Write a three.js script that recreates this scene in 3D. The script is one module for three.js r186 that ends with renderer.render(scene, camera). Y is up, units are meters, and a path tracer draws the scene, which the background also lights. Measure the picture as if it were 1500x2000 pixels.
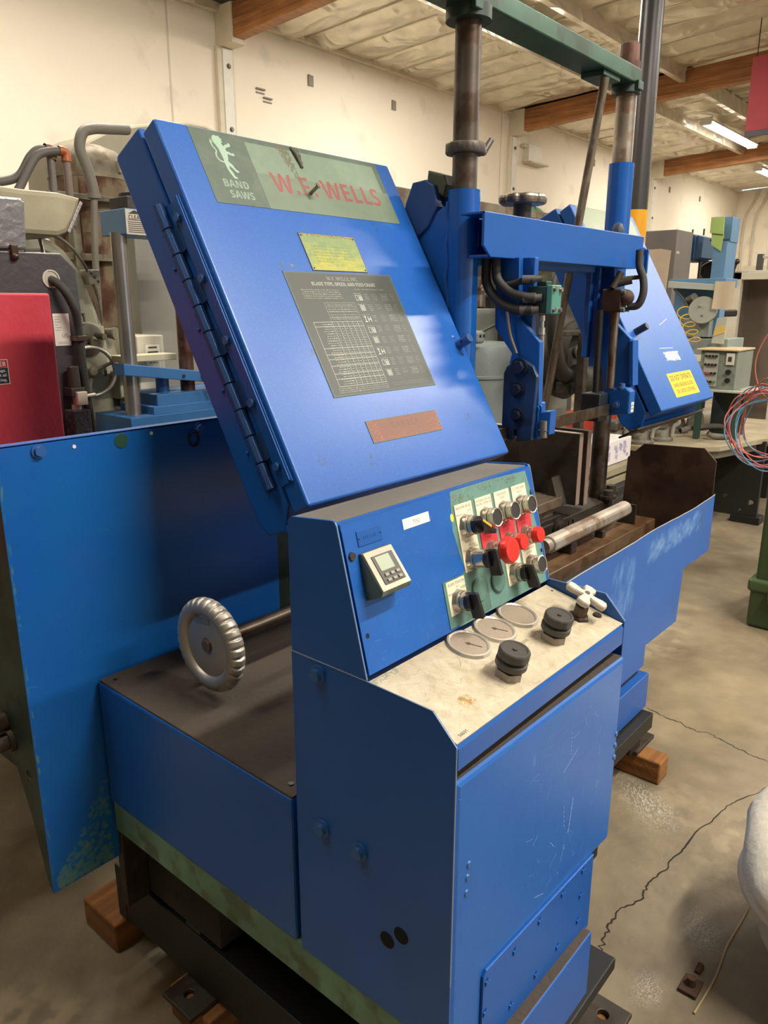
import * as THREE from 'three';
import { RoundedBoxGeometry } from 'three/addons/geometries/RoundedBoxGeometry.js';
import { mergeGeometries, toCreasedNormals } from 'three/addons/utils/BufferGeometryUtils.js';
import { RectAreaLightUniformsLib } from 'three/addons/lights/RectAreaLightUniformsLib.js';

// ---------------------------------------------------------------- camera, light, exposure
const scene = new THREE.Scene();
scene.background = new THREE.Color(0x9fb4cc);            // daylight outside the roll-up door
scene.backgroundIntensity = 1.0;
const camera = new THREE.PerspectiveCamera(67.66, 0.75, 0.05, 80);
const YAW = 0.70652, PITCH = 0.2661;
camera.position.set(0, 1.68, 0);
camera.lookAt(Math.cos(PITCH) * Math.cos(YAW), 1.68 - Math.sin(PITCH), -Math.cos(PITCH) * Math.sin(YAW));
const renderer = new THREE.WebGLRenderer({ antialias: true });
renderer.toneMapping = THREE.LinearToneMapping;
renderer.toneMappingExposure = 3.7;
renderer.shadowMap.enabled = true;
RectAreaLightUniformsLib.init();
const LAMP = new THREE.Color(1.0, 0.94, 0.83);            // warm white tubes
const LAMP_POWER = 30;                                   // radiance of each strip light
// strip lights: [x, z, y of the tubes, strength]
const STRIPS = [
  [17.1, -5.54, 4.90, 0.8], [22.6, -6.2, 4.86, 0.5], [8.6, -5.45, 4.92, 1.0], [-0.6, -2.1, 4.92, 0.35], [3.2, -5.0, 4.92, 1.1],
  [2.4, 1.4, 5.1, 1.9], [7.0, 1.3, 5.1, 1.2], [10.2, 0.4, 5.1, 1], [15.0, 0.4, 5.1, 1], [20.8, 0.4, 5.1, 1], [2.6, 4.2, 5.2, 1.6],
];

// ---------------------------------------------------------------- helpers
const V = (x, y, z) => new THREE.Vector3(x, y, z);
let seed = 7;
const rnd = () => { seed = (seed * 1664525 + 1013904223) >>> 0; return seed / 4294967296; };
const taken = new Map();
function numbered(n) { const k = taken.get(n) || 0; taken.set(n, k + 1); return k ? n + '_' + String(k).padStart(3, '0') : n; }
function boxUV(g) {                                       // uv in metres, from each face's main direction
  const p = g.attributes.position, uv = new Float32Array(p.count * 2), a = V(0,0,0), b = V(0,0,0), c = V(0,0,0);
  for (let i = 0; i < p.count; i += 3) {
    a.fromBufferAttribute(p, i); b.fromBufferAttribute(p, i + 1); c.fromBufferAttribute(p, i + 2);
    const n = b.clone().sub(a).cross(c.clone().sub(a)), x = Math.abs(n.x), y = Math.abs(n.y), z = Math.abs(n.z);
    [a, b, c].forEach((q, k) => {
      const s = x >= y && x >= z ? [q.z, q.y] : y >= z ? [q.x, q.z] : [q.x, q.y];
      uv[(i + k) * 2] = s[0]; uv[(i + k) * 2 + 1] = s[1];
    });
  }
  g.setAttribute('uv', new THREE.BufferAttribute(uv, 2));
}
function flatUV(g, x0, y0, w, h, ax = 'x', ay = 'y') {    // one print laid flat across the part
  const p = g.attributes.position, uv = new Float32Array(p.count * 2), I = { x: 0, y: 1, z: 2 };
  for (let i = 0; i < p.count; i++) { uv[i * 2] = (p.getComponent(i, I[ax]) - x0) / w; uv[i * 2 + 1] = (p.getComponent(i, I[ay]) - y0) / h; }
  g.setAttribute('uv', new THREE.BufferAttribute(uv, 2));
}
function clean(g) {
  const h = g.index ? g.toNonIndexed() : g.clone();
  for (const k of Object.keys(h.attributes)) if (!['position', 'normal'].includes(k)) h.deleteAttribute(k);
  h.morphAttributes = {};
  return h;
}
function join(list) { const g = list.length === 1 ? clean(list[0]) : mergeGeometries(list.map(clean)); boxUV(g); return g; }
// a named mesh; geos is a list of geometries, or material pairs [[geos, material], ...]
function mesh(name, geos, mat, parent = scene) {
  let g, m = mat;
  if (!Array.isArray(geos)) geos = [geos];
  if (Array.isArray(geos[0])) { const gs = geos.map(([l]) => join(Array.isArray(l) ? l : [l])); g = mergeGeometries(gs, true); m = geos.map((e) => e[1]); }
  else g = join(geos);
  const o = new THREE.Mesh(g, m);
  o.name = parent === scene ? numbered(name) : name;
  o.castShadow = o.receiveShadow = true;
  parent.add(o);
  return o;
}
function tag(o, label, category, group) { o.userData.label = label; o.userData.category = category; if (group) o.userData.group = group; return o; }
function thing(name, label, category, pos = [0, 0, 0], turn = 0, group) {
  const o = new THREE.Group(); o.name = numbered(name); o.position.set(...pos); o.rotation.y = turn; scene.add(o);
  return tag(o, label, category, group);
}
function struct(name, geos, mat) { const o = mesh(name, geos, mat); o.userData.kind = 'structure'; return o; }
function lab(o, text) { o.userData.label = text; return o; }
// shapes
const bx = (x0, x1, y0, y1, z0, z1, r = 0.003) => {       // rounded box from its bounds
  const w = x1 - x0, h = y1 - y0, d = z1 - z0, g = r > 0 ? new RoundedBoxGeometry(w, h, d, 2, Math.min(r, w / 2.01, h / 2.01, d / 2.01)) : new THREE.BoxGeometry(w, h, d);
  return g.translate((x0 + x1) / 2, (y0 + y1) / 2, (z0 + z1) / 2);
};
function prism(pts, axis, a, b, bev = 0.002, holes = []) {   // outline pulled along an axis: x takes [z, y], y takes [x, z], z takes [x, y]
  const f = axis === 'x' ? ([u, v]) => [-u, v] : axis === 'y' ? ([u, v]) => [u, -v] : (q) => q;
  const P = pts.map(f), sh = new THREE.Shape(P.map(([x, y]) => new THREE.Vector2(x, y)));
  for (const [hx, hy, r] of holes) { const [x, y] = f([hx, hy]); const h = new THREE.Path(); h.absarc(x, y, r, 0, Math.PI * 2); sh.holes.push(h); }
  bev = Math.min(bev, (b - a) / 2.2);
  const g = new THREE.ExtrudeGeometry(sh, { depth: b - a - 2 * bev, bevelEnabled: bev > 0, bevelThickness: bev, bevelSize: bev, bevelOffset: -bev, bevelSegments: 2, curveSegments: 10 });
  g.translate(0, 0, a + bev);
  if (axis === 'x') g.rotateY(Math.PI / 2); else if (axis === 'y') g.rotateX(-Math.PI / 2);
  return g;
}
const rect = (x0, x1, y0, y1) => [[x0, y0], [x1, y0], [x1, y1], [x0, y1]];
function along(g, p0, dir) {                               // y axis of g turned to dir, origin to p0
  g.applyQuaternion(new THREE.Quaternion().setFromUnitVectors(V(0, 1, 0), dir.clone().normalize()));
  return g.translate(p0.x, p0.y, p0.z);
}
function cyl(p0, p1, r, r2 = r, n = 24, bev = 0) {
  p0 = V(...p0); p1 = V(...p1); const d = p1.clone().sub(p0), L = d.length();
  if (!bev) return along(new THREE.CylinderGeometry(r2, r, L, n).translate(0, L / 2, 0), p0, d);
  return lathe([[0, 0], [r - bev, 0], [r, bev], [r2, L - bev], [r2 - bev, L], [0, L]], p0, d, n);
}
function lathe(pts, p0, d, n = 28) {
  const g = toCreasedNormals(new THREE.LatheGeometry(pts.map(([x, y]) => new THREE.Vector2(Math.max(x, 1e-5), y)), n), 0.6);
  return along(g, p0.isVector3 ? p0 : V(...p0), d.isVector3 ? d : V(...d));
}
const tube = (pts, r, seg = 40, n = 10, closed = false) => new THREE.TubeGeometry(new THREE.CatmullRomCurve3(pts.map((p) => V(...p)), closed, 'centripetal'), seg, r, n, closed);
const ball = (p, r, sx = 1, sy = 1, sz = 1) => new THREE.SphereGeometry(r, 20, 14).scale(sx, sy, sz).translate(...p);
function hex(p, d, r, h, washer = 1.35) {                  // hexagon bolt head on a washer
  const out = [along(new THREE.CylinderGeometry(r * 0.93, r, h, 6).translate(0, h / 2, 0), V(...p), V(...d))];
  if (washer) out.push(along(new THREE.CylinderGeometry(r * washer, r * washer, h * 0.35, 20).translate(0, h * 0.17, 0), V(...p), V(...d)));
  return out;
}
// ---------------------------------------------------------------- procedural textures
const hash = (x, y, s) => { let h = (x * 374761393 + y * 668265263 + s * 974634777) | 0; h = Math.imul(h ^ (h >>> 13), 1274126177); h ^= h >>> 16; return (h >>> 0) / 4294967296; };
function vnoise(x, y, per, s) {                            // tiling value noise
  const xi = Math.floor(x), yi = Math.floor(y), fx = x - xi, fy = y - yi, u = fx * fx * (3 - 2 * fx), v = fy * fy * (3 - 2 * fy);
  const m = (k) => ((k % per) + per) % per, a = hash(m(xi), m(yi), s), b = hash(m(xi + 1), m(yi), s), c = hash(m(xi), m(yi + 1), s), d = hash(m(xi + 1), m(yi + 1), s);
  return a + (b - a) * u + (c - a) * v + (a - b - c + d) * u * v;
}
function fbm(u, v, per, oct, s) { let t = 0, a = 0.5, n = 0; for (let i = 0; i < oct; i++) { t += a * vnoise(u * per, v * per, per, s + i); n += a; per *= 2; a *= 0.5; } return t / n; }
function tex(size, fn, metres, srgb = true) {              // fn(u, v) gives [r, g, b] in 0..1
  const d = new Uint8Array(size * size * 4);
  for (let y = 0; y < size; y++) for (let x = 0; x < size; x++) { const c = fn(x / size, y / size), i = (y * size + x) * 4; for (let k = 0; k < 3; k++) d[i + k] = Math.max(0, Math.min(255, c[k] * 255)); d[i + 3] = 255; }
  const t = new THREE.DataTexture(d, size, size); t.wrapS = t.wrapT = THREE.RepeatWrapping; t.magFilter = THREE.LinearFilter; t.minFilter = THREE.LinearMipmapLinearFilter;
  t.generateMipmaps = true; if (srgb) t.colorSpace = THREE.SRGBColorSpace; t.repeat.set(1 / metres, 1 / metres); t.needsUpdate = true;
  return t;
}
const again = (t, metres, my = metres) => { const c = t.clone(); c.repeat.set(1 / metres, 1 / my); c.needsUpdate = true; return c; };
const sm = (a, b, x) => { const t = Math.max(0, Math.min(1, (x - a) / (b - a))); return t * t * (3 - 2 * t); };
const mixc = (a, b, t) => a.map((x, i) => x + (b[i] - x) * t);
const hexc = (h) => [(h >> 16 & 255) / 255, (h >> 8 & 255) / 255, (h & 255) / 255];
// mottled paint, near white so that the material's colour sets the tone
const tPaint = tex(512, (u, v) => { let k = 0.9 + 0.1 * fbm(u, v, 6, 5, 11); return [k, k, k]; }, 0.9);
const tRough = tex(256, (u, v) => { const k = 0.42 + 0.5 * fbm(u, v, 8, 5, 3); return [k, k, k]; }, 0.5, false);
const tBump = tex(256, (u, v) => { const k = fbm(u, v, 16, 4, 5); return [k, k, k]; }, 0.25, false);
// oily, rusty steel
const tRust = tex(512, (u, v) => { const k = fbm(u, v, 7, 6, 17), r = sm(0.5, 0.72, fbm(u, v, 11, 5, 23)); return mixc([0.86 + 0.4 * (k - 0.5), 0.85 + 0.4 * (k - 0.5), 0.83 + 0.4 * (k - 0.5)], [0.6, 0.44, 0.33], r * 0.5); }, 0.5);
const tDust = tex(512, (u, v) => { const k = fbm(u, v, 5, 5, 41), g = hash(u * 512 | 0, v * 512 | 0, 4), s = g > 0.988 ? 0.3 : 0; return mixc([0.8, 0.8, 0.8], [1, 1, 1], k + s).map((x) => x * (0.93 + 0.07 * g)); }, 0.6);
function M(color, o = {}) {
  const c = { roughness: 0.5, metalness: 0, ...o };
  const { map = tPaint, bump, coat, ...rest } = c;
  const m = new THREE.MeshPhysicalMaterial({ color, ...rest });
  if (map) m.map = map;
  if (bump) { m.bumpMap = tBump; m.bumpScale = bump; }
  if (coat) { m.clearcoat = coat; m.clearcoatRoughness = 0.25; }
  return m;
}
function canvas(w, h, draw) {
  const c = document.createElement('canvas'); c.width = w; c.height = h; const x = c.getContext('2d'); draw(x, w, h);
  const t = new THREE.CanvasTexture(c); t.colorSpace = THREE.SRGBColorSpace; t.anisotropy = 8; t.magFilter = THREE.LinearFilter; return t;
}
function print(name, w, h, t, parent, pos, o = {}) {        // a thin printed plate, its lower left corner at pos, facing +z of its parent
  const g = clean(bx(0, w, 0, h, 0, o.thick || 0.0012, 0)); flatUV(g, 0, 0, w, h);
  const m = new THREE.Mesh(g, o.mat || new THREE.MeshPhysicalMaterial({ map: t, roughness: o.rough ?? 0.55, metalness: o.metal || 0 }));
  m.name = parent === scene ? numbered(name) : name; m.position.set(...pos); m.castShadow = m.receiveShadow = true; parent.add(m); return m;
}
const words = (x, s, px, py, size, color, font = 'sans-serif', weight = 'bold', align = 'center', maxw) => { x.font = `${weight} ${size}px ${font}`; x.fillStyle = color; x.textAlign = align; x.textBaseline = 'middle'; x.fillText(s, px, py, maxw); };
const speck = (x, w, h, n, color, a0, a1, r = 2) => { for (let i = 0; i < n; i++) { x.globalAlpha = a0 + (a1 - a0) * rnd(); x.fillStyle = color; x.fillRect(rnd() * w, rnd() * h, 0.5 + rnd() * r, 0.5 + rnd() * r); } x.globalAlpha = 1; };
const scrawl = (x, w, h, n, color, len, lw = 1) => { x.strokeStyle = color; for (let i = 0; i < n; i++) { x.globalAlpha = 0.25 + 0.6 * rnd(); x.lineWidth = lw * (0.4 + rnd()); x.beginPath(); let px = rnd() * w, py = rnd() * h; x.moveTo(px, py); const a = rnd() * 6.28; for (let k = 0; k < 3; k++) { px += Math.cos(a + rnd() - 0.5) * len * rnd(); py += Math.sin(a + rnd() - 0.5) * len * rnd(); x.lineTo(px, py); } x.stroke(); } x.globalAlpha = 1; };
// ---------------------------------------------------------------- the room
const NORTH = -8, SOUTH = 9, WEST = -8, EAST = 26;
const roofY = (z) => 4.98 + 0.05 * (z - NORTH);
const tWall = tex(512, (u, v) => { let k = 0.95 + 0.05 * fbm(u, v, 3, 6, 51); k -= 0.05 * sm(0.62, 0.8, fbm(u, v, 9, 5, 57)); return [k, k * 0.995, k * 0.985]; }, 3.2);
const mWall = M(0xfcf3e2, { map: tWall, roughness: 0.85, bump: 0.002 });
const tFloor = tex(1024, (u, v) => {
  const a = fbm(u, v, 4, 6, 61), b = fbm(u, v, 9, 6, 67), c = fbm(u, v, 40, 3, 71);
  let k = 0.6 + 0.42 * (a - 0.5) + 0.14 * (c - 0.5);
  let col = [k, k * 0.955, k * 0.87];
  col = mixc(col, [0.4, 0.365, 0.315], 0.45 * sm(0.5, 0.75, b));              // oil-darkened patches
  const w = sm(0.52, 0.78, fbm(u, v, 7, 6, 83)) * sm(0.42, 0.66, fbm(u, v, 70, 3, 87));
  return mixc(col, [0.84, 0.81, 0.75], w * 0.42);                              // chalky scuffs
}, 3.4);
const tFloorR = tex(512, (u, v) => { const k = 0.3 + 0.5 * fbm(u, v, 6, 6, 91); return [k, k, k]; }, 2.6, false);
const mFloor = M(0xd8cbb4, { map: tFloor, roughness: 0.95, bump: 0.0015 }); mFloor.roughnessMap = tFloorR;
const tFoil = tex(512, (u, v) => { const k = 0.84 + 0.16 * fbm(u, v, 5, 5, 101); return [k, k * 0.985, k * 0.95]; }, 1.1);
const tFoilB = tex(512, (u, v) => { const w = fbm(u, v, 3, 2, 107) * 0.4, k = 1 - Math.min(1, 2.2 * Math.abs(fbm(u + w * 0.5, v + w, 3, 3, 103) - 0.5)), f = 0.15 * fbm(u, v, 8, 3, 109); return [k * 0.8 + f, k * 0.8 + f, k * 0.8 + f]; }, 1.7, false);
const mFoil = M(0xece6d8, { map: tFoil, roughness: 0.36, metalness: 0.5 }); mFoil.bumpMap = tFoilB; mFoil.bumpScale = 0.1;
const tWood = tex(512, (u, v) => { const g = fbm(u, v * 0.25 + 0.02 * fbm(u, v, 4, 3, 5), 4, 2, 113), l = fbm(u * 0.06, v, 64, 3, 117); const k = 0.75 + 0.3 * (l - 0.5) + 0.25 * (g - 0.5); return [k, k * 0.96, k * 0.9]; }, 1.2);
const mGlulam = M(0xdb9c64, { map: tWood, roughness: 0.6 });
const mCream = M(0xe6dcc4, { roughness: 0.7 });

struct('floor', bx(WEST - 0.2, EAST + 0.2, -0.3, 0, NORTH - 0.2, SOUTH + 0.2, 0), mFloor);
{ // floor cracks, ribbons that wander and change width
  const crack = (pts, w, n) => {
    const c = new THREE.CatmullRomCurve3(pts.map(([x, z]) => V(x, 0, z))), P = [], N = 140;
    for (let i = 0; i < N; i++) {
      const a = c.getPoint(i / N), b = c.getPoint((i + 1) / N), t = b.clone().sub(a).normalize(), s = V(t.z, 0, -t.x);
      const j = (k) => (fbm(k / N, 0.3, 40, 3, n) - 0.5) * 0.022, wd = (k) => w * (0.25 + 1.3 * fbm(k / N, 0.7, 24, 3, n + 5)) * Math.min(1, (N - k) / 14, 0.3 + k / 8);
      const A = a.clone().addScaledVector(s, j(i)), B = b.clone().addScaledVector(s, j(i + 1));
      const q = [A.clone().addScaledVector(s, wd(i)), A.clone().addScaledVector(s, -wd(i)), B.clone().addScaledVector(s, wd(i + 1)), B.clone().addScaledVector(s, -wd(i + 1))];
      for (const k of [0, 2, 1, 1, 2, 3]) P.push(q[k].x, 0.0008, q[k].z);
    }
    const g = new THREE.BufferGeometry(); g.setAttribute('position', new THREE.Float32BufferAttribute(P, 3)); g.computeVertexNormals(); return g;
  };
  const CRACK_A = [[1.64, -0.64], [1.69, -0.655], [1.764, -0.664], [1.828, -0.661], [1.905, -0.632], [1.961, -0.645], [2.04, -0.632], [2.22, -0.618], [2.44, -0.593], [2.61, -0.543], [2.8, -0.46]];
  const CRACK_B = [[2.98, -1.06], [2.966, -1.0], [2.951, -0.9], [2.933, -0.83], [2.945, -0.78], [2.923, -0.707], [2.9, -0.624], [2.89, -0.5]];
  const m = M(0x2a241c, { roughness: 1, map: null }); m.side = THREE.DoubleSide;
  const f = scene.getObjectByName('floor');
  mesh('crack', crack(CRACK_A, 0.0026, 3), m, f);
  mesh('crack', crack(CRACK_B, 0.0024, 9), m, f);
}
{ // chalky scuff ground into the concrete
  const a = tex(256, (u, v) => { const r = Math.hypot(u - 0.5, (v - 0.5) * 1.1) * 2, k = sm(1.05, 0.2, r + 0.5 * (fbm(u, v, 4, 4, 141) - 0.5)) * sm(0.4, 0.68, fbm(u + 0.3 * v, v, 60, 3, 149)) * 0.5; return [k, k, k]; }, 1, false);
  const m = new THREE.MeshPhysicalMaterial({ color: 0xd2c9b8, roughness: 0.95, alphaMap: a, transparent: true });
  for (const [x, z, w, d, r] of [[1.9, -0.46, 0.24, 0.17, 0.3], [2.35, -0.8, 0.4, 0.22, 0.9], [1.62, -0.5, 0.16, 0.12, 0.2]]) {
    const o = new THREE.Mesh(new THREE.PlaneGeometry(w, d).rotateX(-Math.PI / 2).rotateY(r).translate(x, 0.0005, z), m); o.name = 'chalk_scuff'; o.receiveShadow = true; scene.getObjectByName('floor').add(o);
  }
}
// walls with thickness; the front wall has a roll-up door opening
struct('wall_back', prism([[NORTH - 0.2, 0], [NORTH, 0], [NORTH, roofY(NORTH) + 0.1], [NORTH - 0.2, roofY(NORTH) + 0.1]], 'x', WEST, EAST, 0), mWall);
struct('wall_right', prism([[NORTH, 0], [SOUTH, 0], [SOUTH, roofY(SOUTH)], [NORTH, roofY(NORTH)]], 'x', EAST, EAST + 0.2, 0), mWall);
struct('wall_left', prism([[NORTH, 0], [SOUTH, 0], [SOUTH, roofY(SOUTH)], [NORTH, roofY(NORTH)]], 'x', WEST - 0.2, WEST, 0), mWall);
const DOOR = [3.0, 8.0, 3.8];
struct('wall_front', [bx(WEST, DOOR[0], 0, roofY(SOUTH), SOUTH, SOUTH + 0.2, 0), bx(DOOR[1], EAST, 0, roofY(SOUTH), SOUTH, SOUTH + 0.2, 0), bx(DOOR[0], DOOR[1], DOOR[2], roofY(SOUTH), SOUTH, SOUTH + 0.2, 0)], mWall);
const ceiling = struct('ceiling', prism([[NORTH - 0.2, roofY(NORTH - 0.2) + 0.05], [SOUTH + 0.2, roofY(SOUTH + 0.2) + 0.05], [SOUTH + 0.2, roofY(SOUTH + 0.2) + 0.25], [NORTH - 0.2, roofY(NORTH - 0.2) + 0.25]], 'x', WEST - 0.2, EAST + 0.2, 0), mFoil);
// foil-faced insulation sheets slung between the joists, each one sagging in its own way
const PURLINS = [-5.95, -4.95, -2.6, -0.2, 2.2, 4.6, 7.0];
{
  const foil = (x0, x1, z0, z1, s) => {
    const nx = 8, nz = 14, g = new THREE.PlaneGeometry(1, 1, nx, nz).rotateX(Math.PI / 2), p = g.attributes.position;
    for (let i = 0; i < p.count; i++) {
      const u = p.getX(i) + 0.5, v = p.getZ(i) + 0.5, z = z0 + (z1 - z0) * v;
      const sag = 4 * u * (1 - u) * (0.025 + 0.08 * vnoise(u * 2 + s, v * 3 + s * 0.7, 64, s)) + 0.02 * vnoise(u * 5 + s * 3, v * 8, 64, s + 2);
      p.setXYZ(i, x0 + (x1 - x0) * u, roofY(z) + 0.02 - sag, z);
    }
    g.computeVertexNormals(); return g;
  };
  let s = 1;
  const rows = [NORTH, ...PURLINS.slice(0, 3)];
  for (let b = 1; b < 4; b++) for (let k = 0; k < 10; k++) for (let r = 0; r < 3; r++) {
    const x0 = 6.45 * b + 0.09 + k * 0.627, x1 = x0 + 0.62;
    if ((b > 1 && r > 1) || (b === 1 && r === 2 && k < 3)) continue;
    mesh('foil_panel', foil(x0, x1, rows[r] + 0.03, rows[r + 1] - 0.03, s++), mFoil, ceiling);
  }
  for (let b = 1; b < 4; b++) for (let k = 1; k < 10; k++)
    mesh('joist', prism([[NORTH, roofY(NORTH) - 0.012], [-1.6, roofY(-1.6) - 0.012], [-1.6, roofY(-1.6) + 0.05], [NORTH, roofY(NORTH) + 0.05]], 'x', 6.45 * b + 0.09 + k * 0.627 - 0.016, 6.45 * b + 0.09 + k * 0.627 + 0.012, 0.002), mFoil, ceiling);
}
PURLINS.forEach((z) => { for (let b = -1; b < 4; b++) struct('purlin', bx(6.45 * b + 0.09, Math.min(6.45 * (b + 1) - 0.09, EAST), roofY(z) - 0.2, roofY(z) + 0.04, z - 0.045, z + 0.045, 0.006), mFoil); });
struct('trim_1', bx(WEST, EAST, roofY(NORTH) - 0.07, roofY(NORTH) + 0.03, NORTH, NORTH + 0.09, 0.01), mFoil);
// glued-laminated timber girders: stacked layers on a slope, in painted steel hangers
for (let b = -1; b < 4; b++) {
  const x = 6.45 * b, lay = (k, inset) => prism([[NORTH + 0.16, 4.61 + 0.008 + k * 0.057], [SOUTH, 4.61 + 0.85 + k * 0.057], [SOUTH, 4.61 + 0.85 + (k + 1) * 0.057], [NORTH + 0.16, 4.61 + 0.008 + (k + 1) * 0.057]], 'x', x - 0.08 + inset, x + 0.08 - inset, 0.002);
  const g = struct('girder', lay(0, 0), mGlulam);
  for (let k = 1; k < 6; k++) mesh('lamination', lay(k, k % 2 ? 0.0015 : 0), [mGlulam, M(0xcb8c56, { map: tWood, roughness: 0.6 })][k % 2], g);
  mesh('hanger', [bx(x - 0.1, x + 0.1, 4.57, 4.98, NORTH, NORTH + 0.3, 0.006)], mCream, g);
  const p = struct('pilaster', [bx(x - 0.13, x + 0.11, 0, 4.57, NORTH, NORTH + 0.06, 0.004)], mCream);
  mesh('cover_plate', bx(x - 0.06, x + 0.08, 0, 4.56, NORTH + 0.06, NORTH + 0.072, 0.002), M(0xf2eee2, { roughness: 0.6 }), p);
  for (let y = 1.0; y < 4.6; y += 0.68) mesh('anchor_bolt', hex([x + 0.02, y - 0.02, NORTH + 0.072], [0, 0, 1], 0.022, 0.02), M(0x6d675c, { metalness: 0.6 }), p);
}
for (const x of [5.69, 12.55, 18.9]) struct('wall_joint', bx(x - 0.012, x + 0.012, 0, 4.97, NORTH, NORTH + 0.006, 0.002), mCream);
const NOTCH = [[7.88, 4.51], [9.59, 4.51], [16.2, 4.55], [20.5, 4.46], [22.7, 4.45]];
NOTCH.forEach(([x, y]) => tag(mesh('wall_clip', [bx(x - 0.05, x - 0.012, y - 0.065, y + 0.065, NORTH, NORTH + 0.03, 0.004), bx(x - 0.012, x + 0.05, y - 0.065, y + 0.065, NORTH, NORTH + 0.012, 0.003)], M(0x9a9282)), ['upright steel clip high on the back wall, first right of the bolted column', 'upright steel clip high on the back wall, just left of the second column', 'upright steel clip on the back wall behind the slanting lift rod', 'upright steel clip high on the far wall, right of the black column', 'last upright steel clip before the far corner of the wall'][NOTCH.findIndex((q) => q[0] === x)], 'clip'));
[[7.0, 4.225], [7.115, 4.14]].forEach(([x, y], i) => tag(mesh('wall_clip', [bx(x - 0.07, x + 0.07, y + 0.012, y + 0.03, NORTH, NORTH + 0.03, 0.004), bx(x - 0.07, x + 0.07, y - 0.03, y - 0.012, NORTH, NORTH + 0.012, 0.003)], M(0x8c8475)),
  i ? 'lower of two small level clips beside the bolted wall column' : 'upper of two small level clips beside the bolted wall column', 'clip'));
{ // box on the wall right of the saw's left column
  const t = thing('wall_box', 'cream metal junction box with a drip ledge high on the back wall', 'box', [13.45, 4.35, NORTH]);
  mesh('cover', bx(-0.12, 0.36, -0.14, 0.16, 0, 0.12, 0.01), M(0xf1ead8), t);
  mesh('ledge', bx(-0.16, 0.5, -0.17, -0.14, 0, 0.2, 0.006), M(0xc9bfa6), t);
  mesh('conduit_stub', cyl([-0.24, 0.12, 0.06], [-0.1, 0.12, 0.06], 0.035), M(0xd8cfba), t);
}
for (const [z, y1] of [[-7.7, 4.55], [-7.4, 4.55]]) tag(mesh('wall_conduit', tube([[EAST - 0.06, 0.2, z], [EAST - 0.06, 2, z], [EAST - 0.06, y1 - 0.3, z], [EAST - 0.05, y1, z + 0.15], [EAST - 0.03, roofY(z) - 0.02, z + 0.3]], 0.035), M(0xe3dac3)),
  z < -7.5 ? 'cream conduit bending up the far end wall, left of the pair' : 'cream conduit bending up the far end wall, right of the pair', 'conduit');
tag(mesh('wall_rail', bx(EAST - 0.12, EAST - 0.02, 2.62, 2.8, NORTH + 0.4, 2, 0.01), M(0xe9e2d0)), 'long pale rail fixed level along the far end wall', 'rail');
{ // black and yellow pipe column under a girder
  const t = thing('pipe_column', 'round steel column painted black above and safety yellow below, behind the saw', 'column', [6.45, 0, -2.78]);
  const m = M(0x3a3735, { roughness: 0.35 }), y = M(0xf2a90c, { roughness: 0.4 });
  mesh('shaft', cyl([0, 2.42, 0], [0, 4.86, 0], 0.088, 0.088, 40), m, t);
  lab(mesh('safety_band', cyl([0, 0.02, 0], [0, 2.42, 0], 0.0886, 0.0886, 40), y, t), 'yellow painted lower half');
  mesh('base_plate', bx(-0.16, 0.16, 0, 0.02, -0.16, 0.16, 0.003), m, t);
}
// strip lights: white housing, two tubes, and an area light of the same size just below
const mHousing = M(0xefece4, { roughness: 0.35 });
const mTube = new THREE.MeshStandardMaterial({ color: 0xffffff, emissive: LAMP, emissiveIntensity: 7 });
STRIPS.forEach(([x, z, y, k], i) => {
  const L = i === 0 ? 2.9 : 2.4, where = ['in the second bay near the red banner', 'in the farthest bay', 'in the first bay under a foil purlin', 'over the left end of the saw', 'behind the saw over the grey machines',
    'over the aisle in front of the saw', 'over the aisle right of the saw', 'over the front aisle in the first bay', 'over the front aisle in the second bay', 'over the front aisle in the farthest bay', 'at the front of the hall by the roll-up door'][i];
  const t = thing('strip_light', 'long white fluorescent strip light hanging ' + where, 'light', [x, y, z]);
  mesh('housing', prism([[-0.13, 0.02], [-0.05, 0.09], [0.05, 0.09], [0.13, 0.02], [0.125, 0.015], [-0.125, 0.015]], 'x', -L / 2, L / 2, 0.002), mHousing, t);
  for (const s of [-1, 1]) { const u = mesh('tube', cyl([-L / 2 + 0.04, -0.012, s * 0.06], [L / 2 - 0.04, -0.012, s * 0.06], 0.019, 0.019, 14), mTube, t); u.castShadow = false; }
  for (const s of [-1, 1]) mesh('end_cap', bx(s * L / 2 - 0.035, s * L / 2 + 0.035, -0.035, 0.09, -0.1, 0.1, 0.005), mHousing, t);
  for (const s of [-1, 1]) mesh('hanger_rod', cyl([s * L * 0.4, 0.09, 0], [s * L * 0.4, roofY(z) - y - 0.02, 0], 0.006), M(0x6b655a), t);
  const l = new THREE.RectAreaLight(LAMP, LAMP_POWER * k, L - 0.1, 0.2); l.position.set(0, -0.045, 0); l.rotation.x = -Math.PI / 2; t.add(l);
});
// ---------------------------------------------------------------- the band saw
const saw = thing('band_saw', 'large blue horizontal band saw with a tilted blade guard, control console and raised cutting head', 'band saw', [1.7, 0, -1.0]);
const AT = V(-1.7, 0, 1.0);
const sp = (name, geos, mat, label) => { const o = mesh(name, geos, mat, saw); o.position.copy(AT); if (label) lab(o, label); return o; };
const BLUE = 0x1356a6;
const mBlue = M(BLUE, { roughness: 0.36, bump: 0.0001 });
const mDeep = M(BLUE, { roughness: 0.36, bump: 0.0001 });
const mSide = M(BLUE, { roughness: 0.34 });
const mBlueDark = M(BLUE, { roughness: 0.45 });
const mGreen = M(0x2c5b4c, { roughness: 0.45, map: tRust });
const mStrip = M(0x71957c, { roughness: 0.6, map: tRust });
const mBlack = M(0x181716, { roughness: 0.5 });
const mIron = M(0x4a443c, { roughness: 0.5, metalness: 0.4, map: tRust });
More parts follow.
